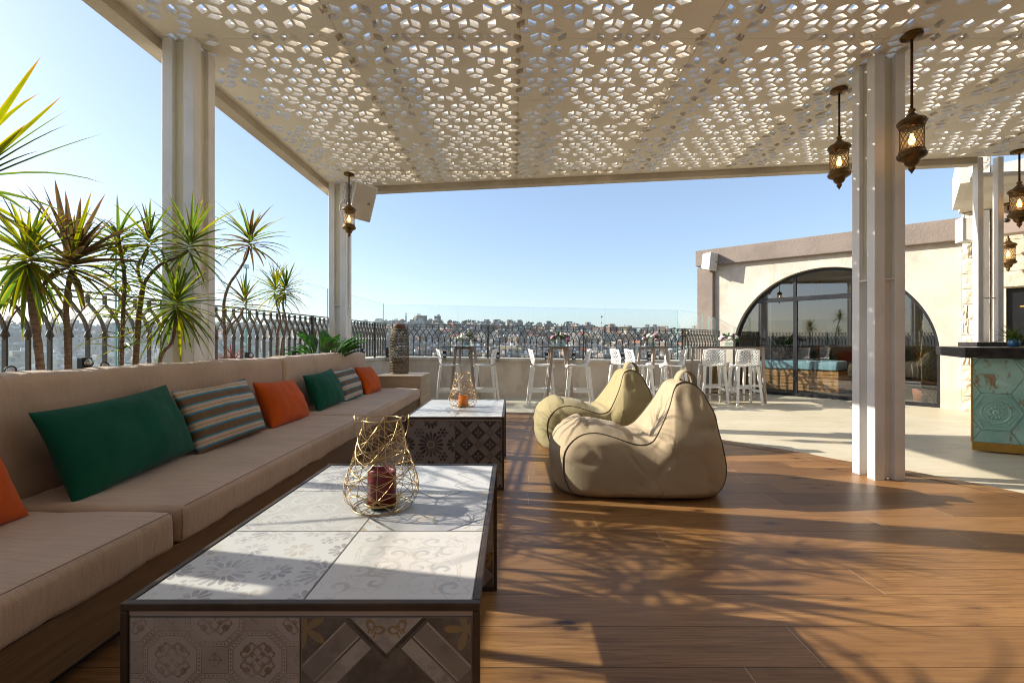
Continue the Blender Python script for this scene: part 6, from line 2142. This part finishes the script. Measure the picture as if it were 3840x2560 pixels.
tag(b.build('terrain', mg.m), 'hillside terrain across the valley', None, None, 'structure')

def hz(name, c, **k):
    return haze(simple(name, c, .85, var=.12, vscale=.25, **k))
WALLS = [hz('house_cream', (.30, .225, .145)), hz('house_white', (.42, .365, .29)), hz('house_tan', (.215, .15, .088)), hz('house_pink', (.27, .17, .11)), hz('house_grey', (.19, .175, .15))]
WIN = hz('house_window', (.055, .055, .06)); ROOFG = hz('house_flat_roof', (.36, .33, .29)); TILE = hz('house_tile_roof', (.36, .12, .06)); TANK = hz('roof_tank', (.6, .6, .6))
def house_mesh(w, d, h, wall, kind, seed, floors):
    q = random.Random(seed); b = MB()
    def block(cx, cy, ww, dd, z0, z1, fl):
        b.box((cx, cy, (z0 + z1) / 2), (ww, dd, z1 - z0), mi=0)
        fh = (z1 - z0) / fl
        for f in range(fl):
            zc = z0 + fh * (f + .52)
            for side in range(4):
                ln = ww if side % 2 == 0 else dd
                n = max(1, int(ln / 3.1))
                for k in range(n):
                    if q.random() < .12: continue
                    t = (k + .5) / n * ln - ln / 2
                    wd, hh = q.uniform(1.0, 1.7), fh * .46
                    o = .04
                    if side == 0: P = [(cx + t - wd / 2, cy - dd / 2 - o), (cx + t + wd / 2, cy - dd / 2 - o)]
                    elif side == 1: P = [(cx + ww / 2 + o, cy + t - wd / 2), (cx + ww / 2 + o, cy + t + wd / 2)]
                    elif side == 2: P = [(cx + t + wd / 2, cy + dd / 2 + o), (cx + t - wd / 2, cy + dd / 2 + o)]
                    else: P = [(cx - ww / 2 - o, cy + t + wd / 2), (cx - ww / 2 - o, cy + t - wd / 2)]
                    b.face([(P[0][0], P[0][1], zc - hh / 2), (P[1][0], P[1][1], zc - hh / 2), (P[1][0], P[1][1], zc + hh / 2), (P[0][0], P[0][1], zc + hh / 2)], 1)
    block(0, 0, w, d, -6, h, floors)
    if q.random() < .6:
        block(q.uniform(-.2, .2) * w, d * .1, w * .55, d * .6, h + .02, h + 3, 1)
    if kind == 'tile':
        e = .6; z = h + .05
        c = [(-w / 2 - e, -d / 2 - e, z), (w / 2 + e, -d / 2 - e, z), (w / 2 + e, d / 2 + e, z), (-w / 2 - e, d / 2 + e, z)]
        r1, r2 = (-w * .22, 0, z + 2.4), (w * .22, 0, z + 2.4)
        b.face([c[0], c[1], r2, r1], 3); b.face([c[1], c[2], r2], 3); b.face([c[2], c[3], r1, r2], 3); b.face([c[3], c[0], r1], 3)
    else:
        b.box((0, 0, h + .25), (w + .2, d + .2, .5), mi=2)
        for k in range(q.randint(1, 3)):
            b.box((q.uniform(-.4, .4) * w, q.uniform(-.4, .4) * d, h + 1.2), (1.4, 1.4, 1.6), mi=4)
    # balconies
    if floors > 2:
        for f in range(1, floors):
            b.box((w * .2, -d / 2 - .6, h / floors * f), (w * .35, 1.2, .9), mi=0)
    me_o = b.build('hill_house', [wall, WIN, ROOFG, TILE, TANK])
    me = me_o.data; bpy.data.objects.remove(me_o)
    return me
VAR = []
k = 0
for wi, wall in enumerate(WALLS):
    for (w_, d_, h_, kind, fl) in ((11, 9, 7, 'flat', 2), (14, 10, 10, 'flat', 3), (9, 9, 10, 'flat', 3), (13, 9, 6.5, 'tile', 2), (12, 11, 13, 'flat', 4)):
        k += 1
        VAR.append((wi, kind, fl, house_mesh(w_ * .82, d_ * .82, h_ * .82, wall, kind, k, fl)))
CN = ['cream', 'white', 'tan', 'pinkish', 'grey']
spots = []
tries = 0
used_cells = {}
while len(spots) < 1150 and tries < 60000:
    tries += 1
    px = CR.uniform(-150, 1760)
    r_ = CR.uniform(345, 655)
    tx = (px - 1176) / FPX
    Y = r_ / math.sqrt(1 + tx * tx); X = tx * Y
    # groves leave gaps
    if noise.noise(Vector((X * .012, Y * .012, 9))) > .34: continue
    if px > 1380 and CR.random() < .45: continue
    key = (int(X // 13), int(Y // 13))
    if key in used_cells: continue
    used_cells[key] = 1
    spots.append((X, Y, r_, px))
spots_vis = [s for s in spots if 0 <= s[3] <= 1640]
CR.shuffle(spots_vis)
near = spots_vis[:285]
rest = [s for s in spots if s not in set(near)]
for X, Y, r_, px in near:
    wi, kind, fl, me = VAR[CR.choices(range(25), [(5, 3, 4, 2, 2)[i // 5] * (1.1 if i % 5 != 3 else .9) for i in range(25)])[0]]
    o = bpy.data.objects.new('hill_house', me); col.objects.link(o)
    o.location = (X, Y, ground(X, Y)); o.rotation_euler = (0, 0, math.atan2(-X, Y) * 1 + CR.uniform(-.6, .6))
    s = CR.uniform(.95, 1.5); o.scale = (s, s, s * CR.uniform(.9, 1.2))
    rf = 'a red tiled roof' if kind == 'tile' else 'a flat roof'
    tag(o, '%s %d storey house with %s on the hillside across the valley' % (CN[wi], fl, rf), 'house', 'houses on the hillside across the valley')
# all remaining houses of the town as one mass
bv, bf, bmi = [], [], []
for X, Y, r_, px in rest:
    wi, kind, fl, me = VAR[CR.randrange(25)]
    a = math.atan2(-X, Y) + CR.uniform(-.6, .6); s = CR.uniform(.95, 1.5)
    Mx = Matrix.Translation((X, Y, ground(X, Y))) @ Matrix.Rotation(a, 4, 'Z') @ Matrix.Scale(s, 4)
    o0 = len(bv)
    bv += [tuple(Mx @ vv.co) for vv in me.vertices]
    for p in me.polygons:
        bf.append([o0 + i for i in p.vertices]); bmi.append(p.material_index if p.material_index else 5 + wi)
me = bpy.data.meshes.new('town_houses'); me.from_pydata(bv, [], bf)
for m_ in (WALLS[0], WIN, ROOFG, TILE, TANK, *WALLS): me.materials.append(m_)
for p, mi in zip(me.polygons, bmi): p.material_index = mi
o = bpy.data.objects.new('town_houses', me); col.objects.link(o)
tag(o, 'mass of further small houses of the town across the valley', None, None, 'stuff')

# landmarks on the skyline
def pxp(px, r_):
    tx = (px - 1176) / FPX; Y = r_ / math.sqrt(1 + tx * tx); return tx * Y, Y
def face_a(X, Y): return math.atan2(-X, Y)
def landmark(name, label, px, r_, w, d, y_top, wall, floors, cat='apartment block', dz=0, roofbox=True):
    X, Y = pxp(px, r_)
    ztop_ = CAM_H + (785 - y_top) * Y / FPX
    g = ground(X, Y)
    r = empty(name, (X, Y, g), face_a(X, Y), label, cat)
    h = ztop_ - g
    b = MB(); b.box((0, 0, h / 2 - 4), (w, d, h + 8)); b.build('wall', wall, r)
    b = MB(); b.box((0, 0, h + .4), (w + .6, d + .6, .8)); 
    if roofbox: b.box((w * .15, 0, h + 2), (w * .35, d * .5, 3))
    b.build('roof', ROOFG, r)
    b = MB()
    n = max(2, int(w / 3.2))
    for f in range(floors):
        for k in range(n):
            x = -w / 2 + (k + .5) * w / n; z = h * (f + .55) / floors
            b.face([(x - .7, -d / 2 - .05, z - .8), (x + .7, -d / 2 - .05, z - .8), (x + .7, -d / 2 - .05, z + .8), (x - .7, -d / 2 - .05, z + .8)])
    b.build('window', WIN, r)
    return r
landmark('apartment_tower', 'pale grey apartment tower standing above the skyline, left of the first flowers', 1005, 690, 9.5, 10, 727, WALLS[4], 7)
for i, (px, y, ww) in enumerate(((949, 735, 9), (961, 733, 8), (973, 735.5, 9), (985, 737, 8), (990, 742, 6))):
    landmark('apartment_block', ['leftmost pinkish block of the stepped row on the skyline', 'second and tallest block of the stepped row on the skyline', 'third block of the stepped row on the skyline', 'fourth block of the stepped row on the skyline', 'last and lowest block of the stepped row on the skyline'][i], px, 695, ww, 10, y, WALLS[3 if i % 2 == 0 else 0], 5)
landmark('apartment_block', 'square tan block topping the skyline between the two middle flower vases', 1298 - 142, 690, 17, 12, 748, WALLS[2], 5)
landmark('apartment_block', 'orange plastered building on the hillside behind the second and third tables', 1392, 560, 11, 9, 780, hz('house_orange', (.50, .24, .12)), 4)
landmark('apartment_block', 'large white apartment block low on the hillside left of the third table', 1462, 430, 15, 10, 797, WALLS[1], 5)
landmark('apartment_block', 'wide pale block on the right hillside behind the third table flowers', 1590, 520, 18, 12, 768, WALLS[0], 5)
X, Y = pxp(927, 695)
r = empty('mosque', (X, Y, ground(X, Y)), face_a(X, Y), 'mosque with a dome and a slim minaret on the left of the skyline', 'mosque')
g = ground(X, Y); zt = CAM_H + (785 - 741) * Y / FPX - g
b = MB(); b.box((0, 0, zt / 2 - 3), (16, 12, zt + 6)); b.build('prayer_hall', WALLS[0], r)
b = MB(); b.lathe([(3.6, zt), (3.6, zt + 1), (3.4, zt + 2.4), (2.6, zt + 3.8), (1.2, zt + 4.8), (.15, zt + 5.4), (.1, zt + 7)], 20, (-3.5, 0, 0)); b.build('dome', TILE, r)
b = MB(); b.lathe([(1.0, -2), (.9, zt + 9), (1.4, zt + 9.2), (1.4, zt + 10), (.7, zt + 10.2), (.65, zt + 13), (.9, zt + 13.1), (.05, zt + 16.5)], 12, (3.5, 0, 0)); b.build('minaret', WALLS[4], r)
X, Y = pxp(1382, 300)
r = empty('antenna_mast', (X, Y, ground(X, Y)), 0, 'thin antenna mast rising above the skyline behind the second glass seam', 'mast')
zt = CAM_H + (785 - 727) * Y / FPX - ground(X, Y)
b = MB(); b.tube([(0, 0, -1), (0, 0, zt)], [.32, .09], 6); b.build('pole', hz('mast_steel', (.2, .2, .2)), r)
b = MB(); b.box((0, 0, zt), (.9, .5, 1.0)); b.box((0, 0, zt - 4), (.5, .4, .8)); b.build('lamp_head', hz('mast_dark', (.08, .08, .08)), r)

# trees between the houses
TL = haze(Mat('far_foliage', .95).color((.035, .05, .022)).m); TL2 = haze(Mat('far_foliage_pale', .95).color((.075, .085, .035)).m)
b = MB(); tq = random.Random(99)
def clump(b, X, Y, Z, r_, h, q, cyp=False):
    n = 16 if not cyp else 14
    mi = 0 if q.random() < .7 else 1
    for k in range(n):
        a = q.uniform(0, 2 * PI)
        if cyp:
            z = q.random() * h; rr_ = r_ * (1 - z / h) ** .7 + .15
            c = Vector((X + math.cos(a) * rr_ * .5, Y + math.sin(a) * rr_ * .5, Z + z)); s = rr_ * .9 + .3
        else:
            el = q.uniform(-.3, 1.4)
            c = Vector((X + math.cos(a) * math.cos(el) * r_ * q.uniform(.4, 1), Y + math.sin(a) * math.cos(el) * r_ * q.uniform(.4, 1), Z + h * .5 + math.sin(el) * h * .5)); s = r_ * q.uniform(.3, .55)
        rot = [Vector((q.uniform(-1, 1), q.uniform(-1, 1), q.uniform(-1, 1))).normalized() for _ in range(3)]
        p = [c + rot[0] * s, c + rot[1] * s, c + rot[2] * s, c - (rot[0] + rot[1]) * s * .6]
        b.add(p, [(0, 1, 2), (0, 2, 3), (1, 2, 3), (0, 1, 3)], mi)
for k in range(3000):
    px = tq.uniform(-150, 1800); r_ = tq.uniform(300, 712)
    X, Y = pxp(px, r_)
    if noise.noise(Vector((X * .012, Y * .012, 9))) < .12 and tq.random() < .45: continue
    rr_ = tq.uniform(2.2, 4.6)
    clump(b, X, Y, ground(X, Y), rr_, rr_ * tq.uniform(1.3, 2.0), tq)
for k in range(150):
    px = tq.uniform(0, 1750); r_ = RC + tq.uniform(-14, 6)
    X, Y = pxp(px, r_); rr_ = tq.uniform(2, 4.2); clump(b, X, Y, ground(X, Y), rr_, rr_ * 1.8, tq)
tag(b.build('town_trees', [TL, TL2]), 'dark green trees filling the gaps between the houses of the town', None, None, 'stuff')
for i, (px, r_, h, rad_) in enumerate(((1532, 480, 15, 1.7), (1210, 660, 13, 1.6), (1262, 600, 12, 1.5), (1068, 640, 12, 1.6), (1340, 560, 12, 1.5), (1478, 520, 11, 1.6))):
    X, Y = pxp(px, r_)
    r = empty('cypress_tree', (X, Y, ground(X, Y)), 0, ['tall dark cypress above the skyline right of the third flower vase', 'dark cypress high on the hillside right of the first bar table', 'cypress on the hillside left of the second flower vase',
        'cypress on the hillside above the first flower vase', 'cypress on the hillside right of the second flower vase', 'cypress on the hillside left of the third flower vase'][i], 'tree', 'cypresses on the hillside')
    q = random.Random(i); b = MB()
    for k in range(3): clump(b, 0, 0, 1.0, rad_, h, q, True)
    b.build('crown', TL, r)
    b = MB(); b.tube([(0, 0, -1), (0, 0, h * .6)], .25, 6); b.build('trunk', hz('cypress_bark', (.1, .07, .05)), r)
# ---------------------------------------------------------------- camera, sun, sky
cam = bpy.data.cameras.new('camera'); camo = bpy.data.objects.new('camera', cam); col.objects.link(camo)
camo.location = (0, 0, CAM_H); camo.rotation_euler = (R(90), 0, 0)
cam.sensor_width = 36.0; cam.lens = 36.0 * FPX / 2352.0
cam.shift_y = 0.0005
cam.clip_start = 0.05; cam.clip_end = 20000
scene.camera = camo
SUN_EL = R(25.4); SUN_AZ = math.atan2(-1.0, 0.20)     # azimuth measured from +Y towards +X
sd = Vector((math.sin(SUN_AZ) * math.cos(SUN_EL), math.cos(SUN_AZ) * math.cos(SUN_EL), math.sin(SUN_EL)))
sl_ = bpy.data.lights.new('sun', 'SUN'); sl_.energy = 8.6; sl_.angle = R(0.42); sl_.color = (1.0, .92, .80)
so = bpy.data.objects.new('sun', sl_); col.objects.link(so)
so.rotation_euler = (-sd).to_track_quat('-Z', 'Y').to_euler()
w = bpy.data.worlds.new('World'); scene.world = w; w.use_nodes = True
nt = w.node_tree; bg = nt.nodes['Background']
sky = nt.nodes.new('ShaderNodeTexSky'); sky.sky_type = 'NISHITA'; sky.sun_disc = False
sky.sun_elevation = SUN_EL; sky.sun_rotation = SUN_AZ
sky.altitude = 300; sky.air_density = 1.0; sky.dust_density = 1.1; sky.ozone_density = 1.0
tint = nt.nodes.new('ShaderNodeMix'); tint.data_type = 'RGBA'; tint.blend_type = 'MULTIPLY'; tint.inputs[0].default_value = 1.0
nt.links.new(sky.outputs[0], tint.inputs[6]); tint.inputs[7].default_value = (.95, .98, 1.10, 1)
hz_ = nt.nodes.new('ShaderNodeMix'); hz_.data_type = 'RGBA'; hz_.inputs[0].default_value = .30     # thin even haze over the whole sky
nt.links.new(tint.outputs[2], hz_.inputs[6]); hz_.inputs[7].default_value = (3.1, 4.0, 4.9, 1)
nt.links.new(hz_.outputs[2], bg.inputs[0]); bg.inputs[1].default_value = 0.215
scene.view_settings.view_transform = 'Standard'; scene.view_settings.look = 'None'; scene.view_settings.exposure = 0; scene.view_settings.gamma = 1
scene.render.engine = 'CYCLES'
scene.cycles.max_bounces = 10; scene.cycles.diffuse_bounces = 5; scene.cycles.glossy_bounces = 5; scene.cycles.transparent_max_bounces = 20; scene.cycles.transmission_bounces = 6
scene.cycles.sample_clamp_indirect = 6.0
scene.cycles.use_denoising = True
scene.cycles.pixel_filter_type = 'BLACKMAN_HARRIS'; scene.cycles.filter_width = 1.05
scene.cycles.caustics_reflective = False; scene.cycles.caustics_refractive = False
